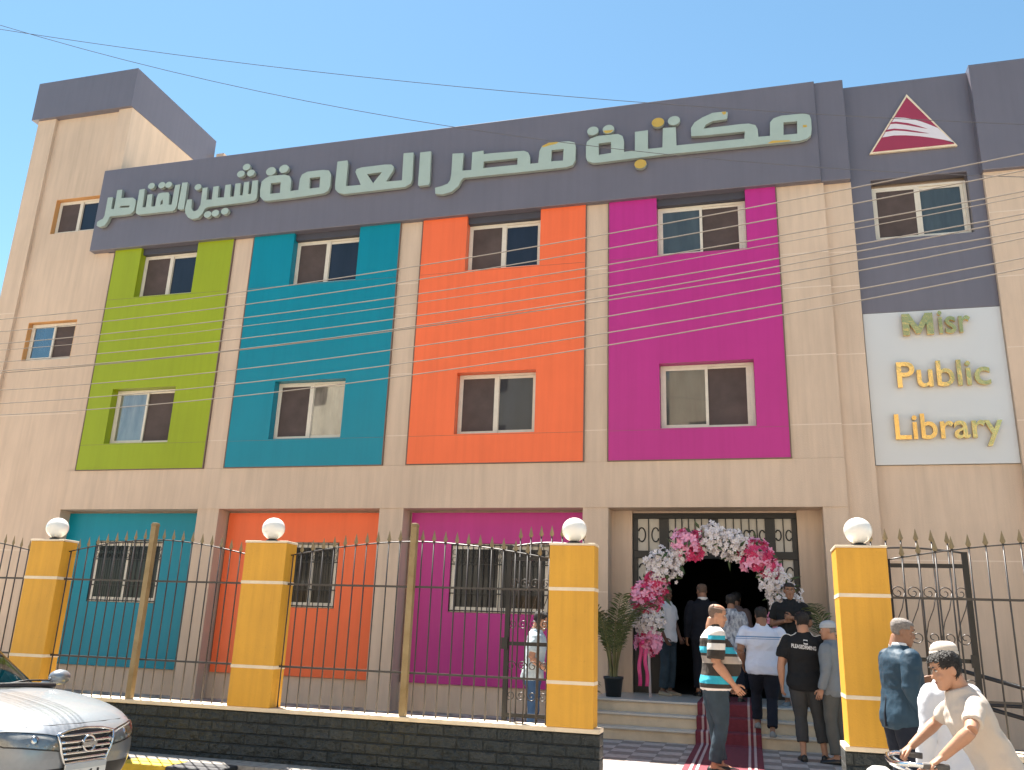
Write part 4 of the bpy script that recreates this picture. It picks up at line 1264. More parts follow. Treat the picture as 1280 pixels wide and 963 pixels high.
    if pants and not robe:
        p = MB()
        p.rings(torso_rings(.80, 1.03, .008))
        for sd in 'RL': legtube(p, sd, .010, pant_hem)
        me = fuse(p, .011, 3, .5, .007, 9, seed); sc3(me); attach('trousers', me, pants)
    # ---- shirt, jacket or robe
    def sleeves(mb, g, upto):
        for sd in 'RL':
            s_, e_, w_ = J['sh' + sd], J['el' + sd], J['wr' + sd]
            a1 = 1 + (.18 if fat > 0 else .5) * fat
            c = up((0, -.005, 1.375))
            mb.ell(s_ + (c - s_) * .06, (.057 * a1 + g, .062 * a1 + g, .058 * a1 + g), 14, 9)
            pts = [s_ + (c - s_) * .35 + Vector((0, 0, -.01)), s_ + (e_ - s_) * .08]
            rad = [.058 * a1 + g, .064 * a1 + g]
            if upto == 'short':
                for t, r in ((.35, .066), (.62, .066), (.72, .064)): pts.append(s_ + (e_ - s_) * t); rad.append(r * a1 + g)
            else:
                for t, r in ((.3, .064), (.7, .056), (.95, .052)): pts.append(s_ + (e_ - s_) * t); rad.append(r * a1 + g)
                for t, r in ((.1, .050), (.5, .046), (.97, .040)): pts.append(e_ + (w_ - e_) * t); rad.append(r + g)
            mb.tube(pts, rad, 14)
    if robe:
        rb = MB()
        rb.rings([sring((0, 0, z), a, f_, bk) for z, a, f_, bk in ((.16, .27, .20, .20), (.45, .235, .175, .175), (.80, .205, .15, .155), (.93, .20 * wx, .145, .15))] + torso_rings(1.02, 1.492, .024))
        sleeves(rb, .012, 'long')
        me = fuse(rb, .011, 3, .5, .012, 6, seed); sc3(me); attach('robe', me, shirt)
    else:
        sh = MB()
        sh.rings(torso_rings(hem, 1.492, .020 if jacket else .016, .020 if not jacket else .012))
        if not sleeve_mat: sleeves(sh, .012 if jacket else .006, sleeve)
        me = fuse(sh, .0095, 3, .5, .011 if not jacket else .008, 8, seed); sc3(me)
        so = attach('jacket' if jacket else 'shirt', me, shirt)
        if sleeve_mat:
            for sd in 'RL':
                sm = MB()
                s_, e_ = J['sh' + sd], J['el' + sd]
                c = up((0, -.005, 1.39))
                sm.ell(s_ + (c - s_) * .04, [q_ * (1 + .18 * fat) + .010 for q_ in (.062, .066, .062)], 14, 9)
                sm.tube([s_ + (c - s_) * .4 + Vector((0, 0, -.01)), s_ + (e_ - s_) * .08] + [s_ + (e_ - s_) * t for t in (.35, .66, .86)], [r * (1 + .18 * fat) + .008 for r in (.062, .066, .068, .068, .066)], 14)
                me = fuse(sm, .009, 3, .5, .006, 9, seed); sc3(me); o = attach('sleeve', me, sleeve_mat); o.parent = so
    if collar:
        cl = MB()
        cl.rings([[up(p) for p in sring((0, -.012, z), a, f_, bk, 20, 2.0)] for z, a, f_, bk in ((1.468, .094, .078, .080), (1.512, .076, .074, .074), (1.516, .071, .069, .069), (1.475, .072, .06, .062))])
        me = cl.mesh('collar', []); sc3(me); attach('collar', me, collar)
    # ---- shoes
    for sd, k in (('R', 1), ('L', -1)):
        an = J['an' + sd]
        fy = R(foot_yaw[0] if k > 0 else foot_yaw[1])
        z0 = an.z - .085
        rg = []
        for y, hw, ht in ((-.075, .020, .055), (-.062, .034, .078), (-.02, .040, .086), (.04, .041, .076), (.10, .047, .056), (.155, .046, .044), (.19, .034, .036), (.205, .014, .026)):
            ring = []
            for cx_, cz_ in ((-1, .0), (-1.0, .35), (-.75, .8), (0, 1.0), (.75, .8), (1.0, .35), (1, .0), (0, 0)):
                px, py = cx_ * hw, y
                ring.append(Vector((an.x + px * math.cos(fy) + py * math.sin(fy) * k * 0 + py * math.sin(fy), an.y + py * math.cos(fy) - px * math.sin(fy), z0 + cz_ * ht)))
            rg.append(ring)
        m_ = MB(); m_.rings(rg)
        me = m_.mesh('shoe', []); sc3(me); attach('shoe', me, shoes)
    root['scale_'] = S
    del root['scale_']
    root_info = Pose(); root_info.root = root; root_info.S = S; root_info.J = J; root_info.HP = HP; root_info.up = up
    return root_info

def arms_down(fwdR=.045, fwdL=.045, out=.055):
    return {}

# man in the striped polo, in profile on the carpet
P = person('stocky balding man in a brown, aqua and white striped polo on the red carpet', (-0.42, 10.55, 0.20), -82, H=1.86, fat=1.45, belly=1.2,
       skin='skin_tan', hair='balding', hairmat='hair_stubble', shirt='striped_polo', sleeve_mat='striped_sleeve', pants='denim', shoes='shoe_black', hem=.83, collar='black_cotton',
       arms={'elR': (.27, -.01, 1.115), 'wrR': (.245, .17, .90), 'elL': (-.27, .04, 1.12), 'wrL': (-.25, .17, .90)},
       legs={'knR': (.10, .05, .49), 'anR': (.11, -.04, .085), 'knL': (-.10, .0, .49), 'anL': (-.11, .05, .085)}, head=(-4, 8), lean=2)
# big man in white polo climbing the steps
P = person('heavy man in a white polo with two blue bands climbing the entrance steps', (0.16, 13.05, 0.375), 4, H=1.76, fat=1.35, belly=0.6, skin='skin_mid', hair='short',
       shirt='banded_polo', pants='navy', shoes='shoe_grey', hem=.82, collar='white_cotton', lean=6, head=(0, -4), shoulders=1.05,
       arms={'elR': (.31, -.03, 1.12), 'wrR': (.27, .14, .93), 'elL': (-.31, -.02, 1.12), 'wrL': (-.27, .16, .93)},
       legs={'hipR': (.10, .0, .90), 'knR': (.10, .06, .49), 'anR': (.07, -.10, .10), 'knL': (-.10, .20, .56), 'anL': (-.10, .22, .18)})
# man in the black printed T-shirt, from behind
PT = person('man seen from behind in a black T-shirt with white lettering and grey cropped trousers', (0.66, 12.1, 0.22), 3, H=1.82, fat=0.7, skin='skin_light', hair='thick',
       shirt='black_cotton', pants='charcoal', shoes='shoe_black', hem=.80, pant_hem=.14, head=(12, -4),
       arms={'elR': (.29, -.02, 1.10), 'wrR': (.275, .05, .87), 'elL': (-.29, -.03, 1.10), 'wrL': (-.285, .0, .87)},
       legs={'knR': (.13, .02, .49), 'anR': (.17, -.02, .085), 'knL': (-.08, .03, .49), 'anL': (-.08, -.06, .085)}, foot_yaw=(20, -5))
# man in black polo facing the street
P = person('man in a black polo shirt with white piping facing the street beside the flower arch', (0.60, 14.1, 0.73), 172, H=1.82, skin='skin_mid', hair='crew', fat=.15,
       shirt='black_cotton', pants='jean_pale', shoes='shoe_grey', collar='collar_white', hem=.86, head=(10, 6),
       arms={'elR': (.27, -.02, 1.13), 'wrR': (.07, .20, 1.17), 'elL': (-.27, -.02, 1.13), 'wrL': (-.05, .22, 1.22)},
       grips={'R': ((-1, .1, .25), (0, -1, .1), (0, .1, 1)), 'L': ((1, .2, .15), (0, -1, 0), (0, 0, 1))})
# capped man in grey beside the pillar
P = person('man in a pale grey knitted cap half hidden behind the right gate pillar', (0.98, 12.0, 0.22), 62, H=1.72, skin='skin_tan', hair='crew', cap='cap_grey', hairmat='hair_grey',
       shirt='grey_shirt', sleeve='long', pants='grey_trouser', shoes='shoe_black', head=(18, 4), hem=.80, fat=.2, pant_hem=.03)
# man in white shirt in the doorway
P = person('man in an untucked white shirt and dark jeans standing in the doorway under the flowers', (-1.36, 15.1, 0.73), -118, H=1.78, skin='skin_dark', hair='crew', shirt='white_cotton',
       pants='denim', shoes='shoe_tan', hem=.84, head=(-20, 4), fat=-.1,
       arms={'elR': (.25, -.02, 1.13), 'wrR': (.22, .10, .90), 'elL': (-.25, 0, 1.13), 'wrL': (-.2, .12, .92)})
# dark suit in the doorway
P = person('man in a black suit going in through the doorway, seen from behind', (-0.77, 15.35, 0.73), 12, H=1.86, skin='skin_tan', hair='balding', hairmat='hair_stubble', shirt='black_suit',
       sleeve='long', jacket=True, pants='black_suit', shoes='shoe_black', hem=.78, collar='collar_white', head=(15, 2), fat=.3)
# two people in the hall, half hidden
P = person('person in a dusty pink shirt inside the dark hall, mostly hidden by others', (-0.22, 15.9, 0.73), -20, H=1.76, skin='skin_mid', hair='short', shirt='pink_shirt', sleeve='long', pants='navy')
P = person('person in a navy and white printed top on the landing, mostly hidden', (-0.28, 14.3, 0.73), -10, H=1.63, skin='skin_mid', hair='thick', shirt='print', sleeve='long', pants='navy', hem=.75)
# man behind the railing by the left gate pillar
P = person('man in a pale blue T-shirt and jeans behind the railing by the left gate pillar', (-2.70, 11.1, 0.22), -78, H=1.72, skin='skin_tan', hair='short', shirt='sky_shirt', pants='blue_jean',
       shoes='shoe_black', lean=5, head=(0, 12), arms={'elR': (.25, -.02, 1.13), 'wrR': (.2, .20, .98), 'elL': (-.25, 0, 1.13), 'wrL': (-.2, .2, .98)})
# man in the slate blue suit outside the right gate pillar
P = person('grey haired man in a slate blue suit jacket standing outside the right gate pillar', (1.215, 8.35, 0.17), -72, H=1.72, skin='skin_mid', hair='crew', hairmat='hair_grey', shirt='teal_suit', sleeve='long', jacket=True,
       pants='navy', shoes='shoe_black', hem=.80, collar='collar_white', head=(-18, 6), fat=.8, belly=.4, lean=4,
       arms={'elR': (.265, -.03, 1.13), 'wrR': (.235, .10, .905), 'elL': (-.25, .06, 1.14), 'wrL': (-.1, .26, 1.20)})
# man in white with a cream cap, behind the boy
P = person('man in a long white robe and cream knitted cap walking behind the cycling boy', (1.295, 6.7, 0.0), 20, H=1.68, skin='skin_mid', hair='crew', hairmat='hair_grey', cap='cap_cream', shirt='white_robe', sleeve='long', robe=True,
       shoes='shoe_black', fat=-.35, head=(8, 4), shoulders=.92)
# lettering on the T-shirt back, wrapped on the cloth
def decal_on(info, target_name, body, m, x0, x1, z0, z1, curve=None):
    tgt = [c for c in info.root.children if c.name.split('.')[0] == target_name][0]
    bv = BVHTree.FromPolygons([v.co for v in tgt.data.vertices], [p.vertices for p in tgt.data.polygons])
    def rot(co):
        p = Vector((co.x, -2, co.z + (curve(co.x) if curve else 0)))
        h = bv.ray_cast(p, Vector((0, 1, 0)))
        return h[0] + Vector((0, -.004, 0)) if h[0] is not None else Vector((co.x, -.15, co.z))
    return text_part('shirt_lettering', body, m, tgt, x0, x1, z0, z1, 0, 0, 0.03, local=True, rot=rot)
M['print_white'] = mat('white_print', (0.62, 0.62, 0.62), 0.7, var=0.05)
decal_on(PT, 'shirt', 'PLEASEDRMING', M['print_white'], -.165, .135, 1.335, 1.385, lambda x: -.10 * x)
tgt = [c for c in PT.root.children if c.name.split('.')[0] == 'shirt'][0]
bv = BVHTree.FromPolygons([v.co for v in tgt.data.vertices], [p.vertices for p in tgt.data.polygons])
def on_back(x, z, off=.004):
    h = bv.ray_cast(Vector((x, -2, z)), Vector((0, 1, 0)))
    return h[0] + Vector((0, -off, 0))
mb = MB()
mb.add([on_back(a, c) for a, c in ((-.015, 1.395), (.035, 1.39), (.035, 1.45), (-.015, 1.455))], [(0, 1, 2, 3)])
mb.build('shirt_badge', M['print_white'], tgt, world=False, recalc=False)
mb = MB()
for kz in (1.410, 1.428): mb.add([on_back(a, c, .007) for a, c in ((-.004, kz), (.024, kz - .003), (.024, kz + .006), (-.004, kz + .009))], [(0, 1, 2, 3)])
mb.build('badge_mark', M['black_cotton'], tgt, world=False, recalc=False)
for k in (1, -1):
    pts = []
    for t in range(9):
        q = t / 8
        o_ = Vector((k * (.085 + .175 * q), -.03, 1.60 - .02 * q))
        d_ = Vector((-k * .22 * q * q, 0, -1))
        h = bv.ray_cast(o_ + Vector((k * .12 * q, 0, 0)), d_)
        if h[0] is not None: pts.append(h[0] + h[1] * .002)
    if len(pts) > 3:
        mb = MB(); mb.tube(pts, .0075, 6); mb.build('shirt_piping', M['print_white'], tgt, world=False)

# centre vent of the suit jacket
for o in [o for o in COL.objects if o.name.startswith('person') and str(o.get('label', '')).startswith('grey haired man in a slate')]:
    jk = [c for c in o.children if c.name.split('.')[0] == 'jacket'][0]
    bv = BVHTree.FromPolygons([v.co for v in jk.data.vertices], [p.vertices for p in jk.data.polygons])
    pts = []
    for k in range(8):
        h = bv.ray_cast(Vector((.03 - .004 * k, -2, .80 + .035 * k)), Vector((0, 1, 0)))
        if h[0] is not None: pts.append(h[0] + Vector((0, -.001, 0)))
    mb = MB(); mb.tube(pts, [.014 - .0015 * k for k in range(len(pts))], 6); mb.build('vent', M['black_suit'], jk, world=False)

# ================================================================== BOY ON THE BICYCLE
BOY_LOC = Vector((1.30, 5.6, 0.07))
bS = 1.60 / 1.755
def bl(X, Y, Z):                                   # world metres to the boy's nominal frame (heading +90 degrees)
    return Vector((Y - BOY_LOC.y, BOY_LOC.x - X, Z - BOY_LOC.z)) / bS
# bicycle first, in world axes: it heads towards -X
bike = thing('bicycle', 'silver bicycle with a white front basket, ridden towards the left by the boy', 'bicycle', (1.15, 5.6, 0.0))
M['chrome'] = mat('chrome', (0.75, 0.75, 0.76), 0.15, metal=1.0, var=0.05)
M['bike_paint'] = mat('grey_bike_paint', (0.22, 0.23, 0.25), 0.3, coat=0.4)
M['rubber'] = mat('tyre_rubber', (0.02, 0.02, 0.02), 0.8)
M['white_plastic'] = mat('white_plastic', (0.74, 0.72, 0.68), 0.35, var=0.04)
M['grip'] = mat('worn_grip', (0.10, 0.09, 0.085), 0.7)
FX, RX, WR = 0.66, 1.72, 0.335
for nm, xc in (('front_wheel', FX), ('rear_wheel', RX)):
    m = MB(); m.tube([(xc + WR * math.cos(a), 5.6, WR + 0.005 + WR * math.sin(a)) for a in [2 * math.pi * i / 40 for i in range(40)]], .019, 10, closed=True)
    wh = m.build('wheel', M['rubber'], bike)
    m = MB(); m.tube([(xc + (WR - .025) * math.cos(a), 5.6, WR + 0.005 + (WR - .025) * math.sin(a)) for a in [2 * math.pi * i / 40 for i in range(40)]], .011, 8, closed=True)
    for i in range(18):
        a = 2 * math.pi * i / 18
        m.tube([(xc, 5.6 + .02 * (1 if i % 2 else -1), WR + .005), (xc + (WR - .03) * math.cos(a), 5.6, WR + .005 + (WR - .03) * math.sin(a))], .0016, 4)
    m.tube([(xc, 5.54, WR + .005), (xc, 5.66, WR + .005)], .018, 10)
    m.build('rim', M['chrome'], wh)
m = MB()
SEAT, BB, HT, HB = Vector((1.38, 5.6, .80)), Vector((1.24, 5.6, .30)), Vector((.86, 5.6, .84)), Vector((.83, 5.6, .70))
for a, b_, r in ((SEAT, BB, .016), (BB, HB, .018), (SEAT + Vector((-.02, 0, -.06)), HT, .015), (HT, HB, .02)): m.tube([a, b_], r, 10)
for sgn in (1, -1):
    ax = Vector((RX, 5.6 + sgn * .055, WR)); m.tube([BB + Vector((0, sgn * .03, 0)), ax], .010, 8); m.tube([SEAT + Vector((.01, sgn * .02, -.04)), ax], .009, 8)
m.build('frame', M['bike_paint'], bike)
m = MB()
for sgn in (1, -1): m.tube([HB + Vector((-.01, sgn * .045, -.02)), Vector((.76, 5.6 + sgn * .05, .5)), Vector((FX, 5.6 + sgn * .05, WR))], .011, 8)
m.tube([HB + Vector((0, -.05, -.01)), HB + Vector((0, .05, -.01))], .014, 8)
m.build('fork', M['chrome'], bike)
m = MB()
cx0 = .87
hb = [(.97, 5.35, 1.005), (.90, 5.325, 1.008), (.80, 5.34, 1.008), (.745, 5.42, 1.0), (.735, 5.52, .992), (.735, 5.62, .990), (.735, 5.72, .994), (.75, 5.82, 1.004), (.80, 5.875, 1.010), (.87, 5.885, 1.008), (.93, 5.875, 1.0)]
m.tube(hb, .0125, 10)
m.tube([(.85, 5.6, .84), (.84, 5.6, .93), (.735, 5.6, .985)], .014, 10)
m.build('handlebar', M['chrome'], bike)
for pts in ([(.99, 5.355, 1.004), (.86, 5.322, 1.009)], [(.95, 5.872, .999), (.83, 5.884, 1.010)]):
    m = MB(); m.tube(pts, .0175, 10); m.build('grip', M['grip'], bike)
for pts in ([(.78, 5.36, .99), (.82, 5.40, .965), (.90, 5.385, .955)], [(.78, 5.86, .99), (.82, 5.83, .965), (.88, 5.84, .955)]):
    m = MB(); m.tube(pts, .006, 8); m.build('brake_lever', M['chrome'], bike)
m = MB()
m.rings([[(x, y, z) for x, y in [(1.38 + a * math.cos(t) + (.05 * math.cos(2 * t)), 5.6 + b_ * math.sin(t)) for t in [2 * math.pi * i / 16 for i in range(16)]]] for z, a, b_ in ((.865, .10, .06), (.885, .13, .085), (.91, .135, .085), (.925, .11, .06))])
m.build('saddle', M['black'], bike)
m = MB(); m.tube([SEAT, SEAT + Vector((.01, 0, .08))], .013, 8); m.build('seat_post', M['chrome'], bike)
m = MB()                                           # rounded white basket hung in front of the bars
rg = []
for z, a, b_ in ((.68, .055, .07), (.70, .065, .085), (.80, .072, .10), (.90, .076, .105), (.935, .066, .095), (.955, .04, .06)):
    rg.append([(.675 + a * math.copysign(abs(math.cos(t)) ** .7, math.cos(t)), 5.6 + b_ * math.copysign(abs(math.sin(t)) ** .7, math.sin(t)), z) for t in [2 * math.pi * i / 24 for i in range(24)]])
m.rings(rg); m.build('basket', M['white_plastic'], bike)
for xc, a0, a1 in ((FX, 10, 170), (RX, -10, 170)):
    m = MB()
    rows = []
    for i in range(19):
        a = R(a0 + (a1 - a0) * i / 18)
        rows.append([(xc + (WR + .035 + d) * math.cos(a), 5.6 + y, WR + (WR + .035 + d) * math.sin(a)) for y, d in ((-.03, -.012), (-.02, .002), (.02, .002), (.03, -.012), (.018, -.003), (-.018, -.003))])
    m.rings(rows); m.build('mudguard', M['chrome'], bike)
m = MB(); m.tube([(1.24, 5.50, .30), (1.24, 5.70, .30)], .014, 8)
m.tube([(1.24, 5.52, .30), (1.13, 5.51, .20)], .010, 8); m.tube([(1.24, 5.68, .30), (1.35, 5.69, .40)], .010, 8)
m.lathe([(.085, -.003), (.085, .003)], (0, 0, 0), 24)
for i in range(len(m.v) - 48, len(m.v)):
    x_, y_, z_ = m.v[i]; m.v[i] = (1.24 + x_, 5.535 + z_, .30 + y_)
m.build('crank', M['chrome'], bike)
for x_, y_, z_ in ((1.12, 5.45, .195), (1.36, 5.75, .405)):
    m = MB(); m.box(x_ - .045, x_ + .045, y_ - .04, y_ + .04, z_ - .012, z_ + .012); m.build('pedal', M['black'], bike, bevel=.004)

BOY = person('dark haired boy in a white V-neck T-shirt and jeans riding the bicycle', BOY_LOC, 90, H=1.60, hs=.90, fat=-.42, skin='skin_light', hair='thick', shirt='offwhite', pants='jean_boy', shoes='shoe_grey',
       hem=.82, lean=21, twist=8, head=(10, -6), fine=0.006, shoulders=.98,
       arms={'elR': bl(1.06, 5.95, 1.19), 'wrR': bl(.905, 5.895, 1.055), 'elL': bl(1.10, 5.27, 1.20), 'wrL': bl(.965, 5.325, 1.062)},
       grips={'R': ((-.75, -.05, -.55), (.35, 0, -.8), (0, -1, 0)), 'L': ((-.75, .05, -.55), (.35, 0, -.8), (0, 1, 0))} if False else
             {'R': ((.0, .75, -.55), (0, -.55, -.75), (-1, 0, 0)), 'L': ((.05, .75, -.55), (0, -.55, -.75), (1, 0, 0))},
       legs={'hipR': bl(1.30, 5.69, .90), 'hipL': bl(1.30, 5.51, .90), 'knR': bl(.98, 5.74, .74), 'anR': bl(1.36, 5.75, .47), 'knL': bl(.98, 5.46, .60), 'anL': bl(1.14, 5.45, .265)}, foot_yaw=(0, 0))
ts = [c for c in BOY.root.children if c.name.split('.')[0] == 'shirt'][0]

# ================================================================== SILVER SEDAN
CSC = 1.06
M['car_paint'] = mat('silver_car_paint', (0.25, 0.27, 0.30), 0.33, metal=0.5, var=0.04, vscale=30, coat=0.45)
M['car_glass'] = glass_mat('car_glass', (0.72, 0.80, 0.76), 0.10)
M['lamp_glass'] = glass_mat('lamp_lens', (0.9, 0.92, 0.93), 0.03)
M['lamp_inner'] = mat('lamp_reflector', (0.42, 0.41, 0.39), 0.3, metal=0.4, var=0.35, vscale=9, bump=0.15, bscale=12)
M['car_black'] = mat('black_car_trim', (0.016, 0.016, 0.018), 0.45)
M['car_seat'] = mat('grey_seat_cloth', (0.20, 0.185, 0.165), 0.9)
M['plate'] = mat('plate_white', (0.66, 0.66, 0.64), 0.45, var=0.03)
M['plate_top'] = mat('plate_header', (0.45, 0.47, 0.48), 0.5)
car = thing('parked_car', 'silver sedan parked at the kerb with its chrome slatted grille towards the gate', 'car', (-5.51, 6.56, 0.0), R(-7))
car.scale = (CSC, CSC, CSC)
def prof(x, yb, ys, ym, ysh, zsh, yh, zh, y2, z2, zc, zb=.20):
    return x, [(0, zb), (yb * .6, zb), (yb, zb + .01), (ys, zb + .15), (ym, (zb + zsh) / 2 + .06), (ysh, zsh), (yh, zh), (y2, z2), (0, zc)]
SECT = [
    prof(.045, .24, .33, .34, .33, .535, .27, .575, .15, .59, .595, .30),
    prof(.02, .33, .43, .45, .43, .56, .36, .615, .20, .632, .638, .23),
    prof(-.05, .44, .55, .57, .55, .605, .46, .665, .26, .695, .705, .20),
    prof(-.16, .54, .66, .68, .66, .645, .56, .72, .31, .752, .762),
    prof(-.32, .63, .755, .77, .755, .685, .65, .77, .36, .798, .808),
    prof(-.60, .72, .84, .852, .84, .735, .735, .815, .43, .845, .852),
    prof(-.95, .76, .88, .89, .882, .78, .785, .855, .45, .885, .892),
    prof(-1.22, .76, .88, .89, .885, .80, .785, .875, .46, .905, .912),
    prof(-1.60, .76, .88, .89, .885, .83, .77, .885, .42, .89, .89),
    prof(-2.4, .76, .88, .89, .885, .85, .77, .895, .42, .90, .90),
    prof(-3.3, .76, .88, .89, .885, .87, .77, .915, .42, .92, .92),
    prof(-3.9, .75, .875, .885, .87, .88, .74, .94, .42, .97, .975),
    prof(-4.35, .72, .84, .86, .83, .86, .68, .925, .40, .96, .965),
    prof(-4.55, .60, .74, .78, .74, .77, .58, .85, .32, .88, .885, .28)]
m = MB()
rg = []
for x, p in SECT:
    right = [(x, -y, z) for y, z in p]; left = [(x, y, z) for y, z in p[1:-1]]
    rg.append(right + left[::-1])
m.rings(rg)
body = m.build('body', M['car_paint'], car, world=False)
sb_ = body.modifiers.new('sub', 'SUBSURF'); sb_.levels = 3; sb_.render_levels = 3
bpy.context.view_layer.update()
dg = bpy.context.evaluated_depsgraph_get()
bm_ = bpy.data.meshes.new_from_object(body.evaluated_get(dg))
body.modifiers.clear(); body.data = bm_
BV = BVHTree.FromPolygons([v.co for v in bm_.vertices], [p.vertices for p in bm_.polygons])
def patch(poly, d, name, m, off=.006, n=22, parent=car, origin=None, thick=0.004):
    """A panel lying on the car body: poly in the plane across direction d (u sideways, v up)."""
    d = Vector(d).normalized(); u = Vector((0, 0, 1)).cross(d).normalized(); v = Vector((0, 0, 1))
    us = [p[0] for p in poly]; vs = [p[1] for p in poly]
    def inside(a, b_):
        c = False
        for i in range(len(poly)):
            (x1, y1), (x2, y2) = poly[i], poly[i - 1]
            if (y1 > b_) != (y2 > b_) and a < (x2 - x1) * (b_ - y1) / (y2 - y1) + x1: c = not c
        return c
    from mathutils.geometry import delaunay_2d_cdt
    pts = []
    k = len(poly)
    for i in range(k):
        a, b_ = Vector(poly[i]), Vector(poly[(i + 1) % k])
        mm = max(1, int((b_ - a).length / .03))
        for t in range(mm): pts.append(a + (b_ - a) * t / mm)
    nb_ = len(pts)
    for i in range(n):
        for j in range(n):
            a = min(us) + (max(us) - min(us)) * (i + .5) / n; b_ = min(vs) + (max(vs) - min(vs)) * (j + .5) / n
            if inside(a, b_): pts.append(Vector((a, b_)))
    r = delaunay_2d_cdt(pts, [], [list(range(nb_))], 1, 1e-6)
    verts = []
    for q in r[0]:
        o_ = u * q.x + v * q.y + d * 3
        h = BV.ray_cast(o_, -d)
        verts.append((h[0] + h[1] * off) if h[0] is not None else o_ - d * 3.4)
    mb = MB(); mb.add(verts, [tuple(f) for f in r[2]], 0, True)
    return mb.build(name, m, parent, world=False, recalc=True)
# grille opening, slats, surround (front view: u is +y side negative -> use d=+x: u = z x d = +y)
GR = [(-.27, .63), (-.16, .655), (0, .665), (.16, .655), (.27, .63), (.24, .52), (.20, .43), (-.20, .43), (-.24, .52)]
gr = patch(GR, (1, 0, 0), 'grille', M['car_black'], .004)
def on_front(y, z, off):
    h = BV.ray_cast(Vector((3, y, z)), Vector((-1, 0, 0)))
    return h[0] + h[1] * off if h[0] is not None else Vector((0, y, z))
for z, hw in ((.622, .252), (.58, .248), (.54, .238), (.50, .226), (.46, .205)):
    m = MB(); m.tube([on_front(-hw + 2 * hw * i / 16, z, .012) for i in range(17)], .011 if z != .645 else .010, 6); m.build('grille_slat', M['chrome'], gr, world=False)
m = MB()
loop = []
for i in range(len(GR)):
    a, b_ = GR[i], GR[(i + 1) % len(GR)]
    for t in range(4): loop.append(on_front(a[0] + (b_[0] - a[0]) * t / 4, a[1] + (b_[1] - a[1]) * t / 4, .012))
m.tube(loop, .012, 8, closed=True); m.build('grille_surround', M['chrome'], gr, world=False)
m = MB()
c = on_front(0, .56, .03)
m.tube([c + Vector((-.01 * math.sin(a), .058 * math.cos(a), .058 * math.sin(a))) for a in [2 * math.pi * i / 24 for i in range(24)]], .0085, 8, closed=True)
m.box(c.x - .006, c.x + .014, -.068, .068, c.z - .013, c.z + .013)
m.build('emblem', M['chrome'], gr, world=False)
# lower intake and plate
patch([(-.50, .40), (.50, .40), (.44, .25), (-.44, .25)], (1, 0, 0), 'lower_intake', M['car_black'], .004)
px = max(on_front(0, .40, 0).x, on_front(0, .34, 0).x) + .022
m = MB(); m.box(px, px + .012, -.20, .20, .285, .425); pl = m.build('number_plate', M['plate'], car, world=False, bevel=.004)
m = MB(); m.box(px + .0122, px + .0142, -.195, .195, .382, .42); m.build('plate_header', M['plate_top'], pl, world=False)
t_ = text_part('plate_digits', '1341', M['car_black'], pl, -.15, .13, .30, .372, 0, .002, .01, local=True, rot=lambda co: Vector((px + .0145 - co.y, co.x, co.z)))
# headlamps wrap round both front corners
for sgn in (1, -1):
    
    pol = [(-.28, .585), (-.25, .555), (-.15, .545), (.10, .545), (.34, .565), (.50, .625), (.54, .675), (.34, .678), (.06, .662), (-.14, .635)]
    pol = [((a) * (1 if sgn > 0 else -1) , z) for a, z in pol]
    off_u = .22 * sgn
    pol = [(a + off_u * 1.0, z) for a, z in pol]
    dd = Vector((.80, sgn * .60, .30))
    pol = [(a, z - .075) for a, z in pol]
    hlm = patch(pol, dd, 'headlight', M['lamp_inner'], .003)
    patch(pol, dd, 'lens', M['lamp_glass'], .016, parent=hlm)
    u_ = Vector((0, 0, 1)).cross(dd.normalized()).normalized()
    lp = []
    for i in range(len(pol)):
        a_, b_ = Vector(pol[i]), Vector(pol[(i + 1) % len(pol)])
        for t in range(4):
            q = a_ + (b_ - a_) * t / 4
            h = BV.ray_cast(u_ * q.x + Vector((0, 0, q.y)) + dd.normalized() * 3, -dd.normalized())
            if h[0] is not None: lp.append(h[0] + h[1] * .004)
    m = MB(); m.tube(lp, .006, 6, closed=True); m.build('lamp_seal', M['car_black'], hlm, world=False)
    for a, z, r_ in ((-.05, .60, .04), (.14, .615, .05)):
        a = a * sgn + off_u
        h = BV.ray_cast(u_ * a + Vector((0, 0, z - .075)) + dd.normalized() * 3, -dd.normalized())
        if h[0] is not None:
            m = MB(); m.ell(h[0] + h[1] * -(r_ * .72), (r_, r_, r_), 16, 10); m.build('bulb_bowl', M['chrome'], hlm, world=False)
    m = MB()
    for i in range(7):
        a = (-.18 + .36 * i / 6) * sgn + off_u
        h = BV.ray_cast(u_ * a + Vector((0, 0, 0.483 + .003 * i)) + dd.normalized() * 3, -dd.normalized())
        if h[0] is not None: m.ell(h[0] + h[1] * .004, (.012, .012, .010), 8, 6)
    m.build('running_lights', M['plate'], hlm, world=False)
# bonnet edges (shut lines) as dark thin lines on the body
def line_on_top(pts, name, r=.004, m=M['car_black'], off=.0):
    q = []
    for x, y in pts:
        h = BV.ray_cast(Vector((x, y, 3)), Vector((0, 0, -1)))
        if h[0] is not None: q.append(h[0] + h[1] * off)
    mb = MB(); mb.tube(q, r, 6); return mb.build(name, m, car, world=False)
shut = [(-1.18 + .06 * k, -.775 + .0035 * k) for k in range(14)]
line_on_top([(-1.22, -.76), (-.9, -.762), (-.6, -.745), (-.35, -.70), (-.20, -.60), (-.115, -.45), (-.075, -.25), (-.06, 0), (-.075, .25), (-.115, .45), (-.20, .60), (-.35, .70), (-.6, .745), (-.9, .762), (-1.22, .76)], 'bonnet_gap', .0045, off=-.001)
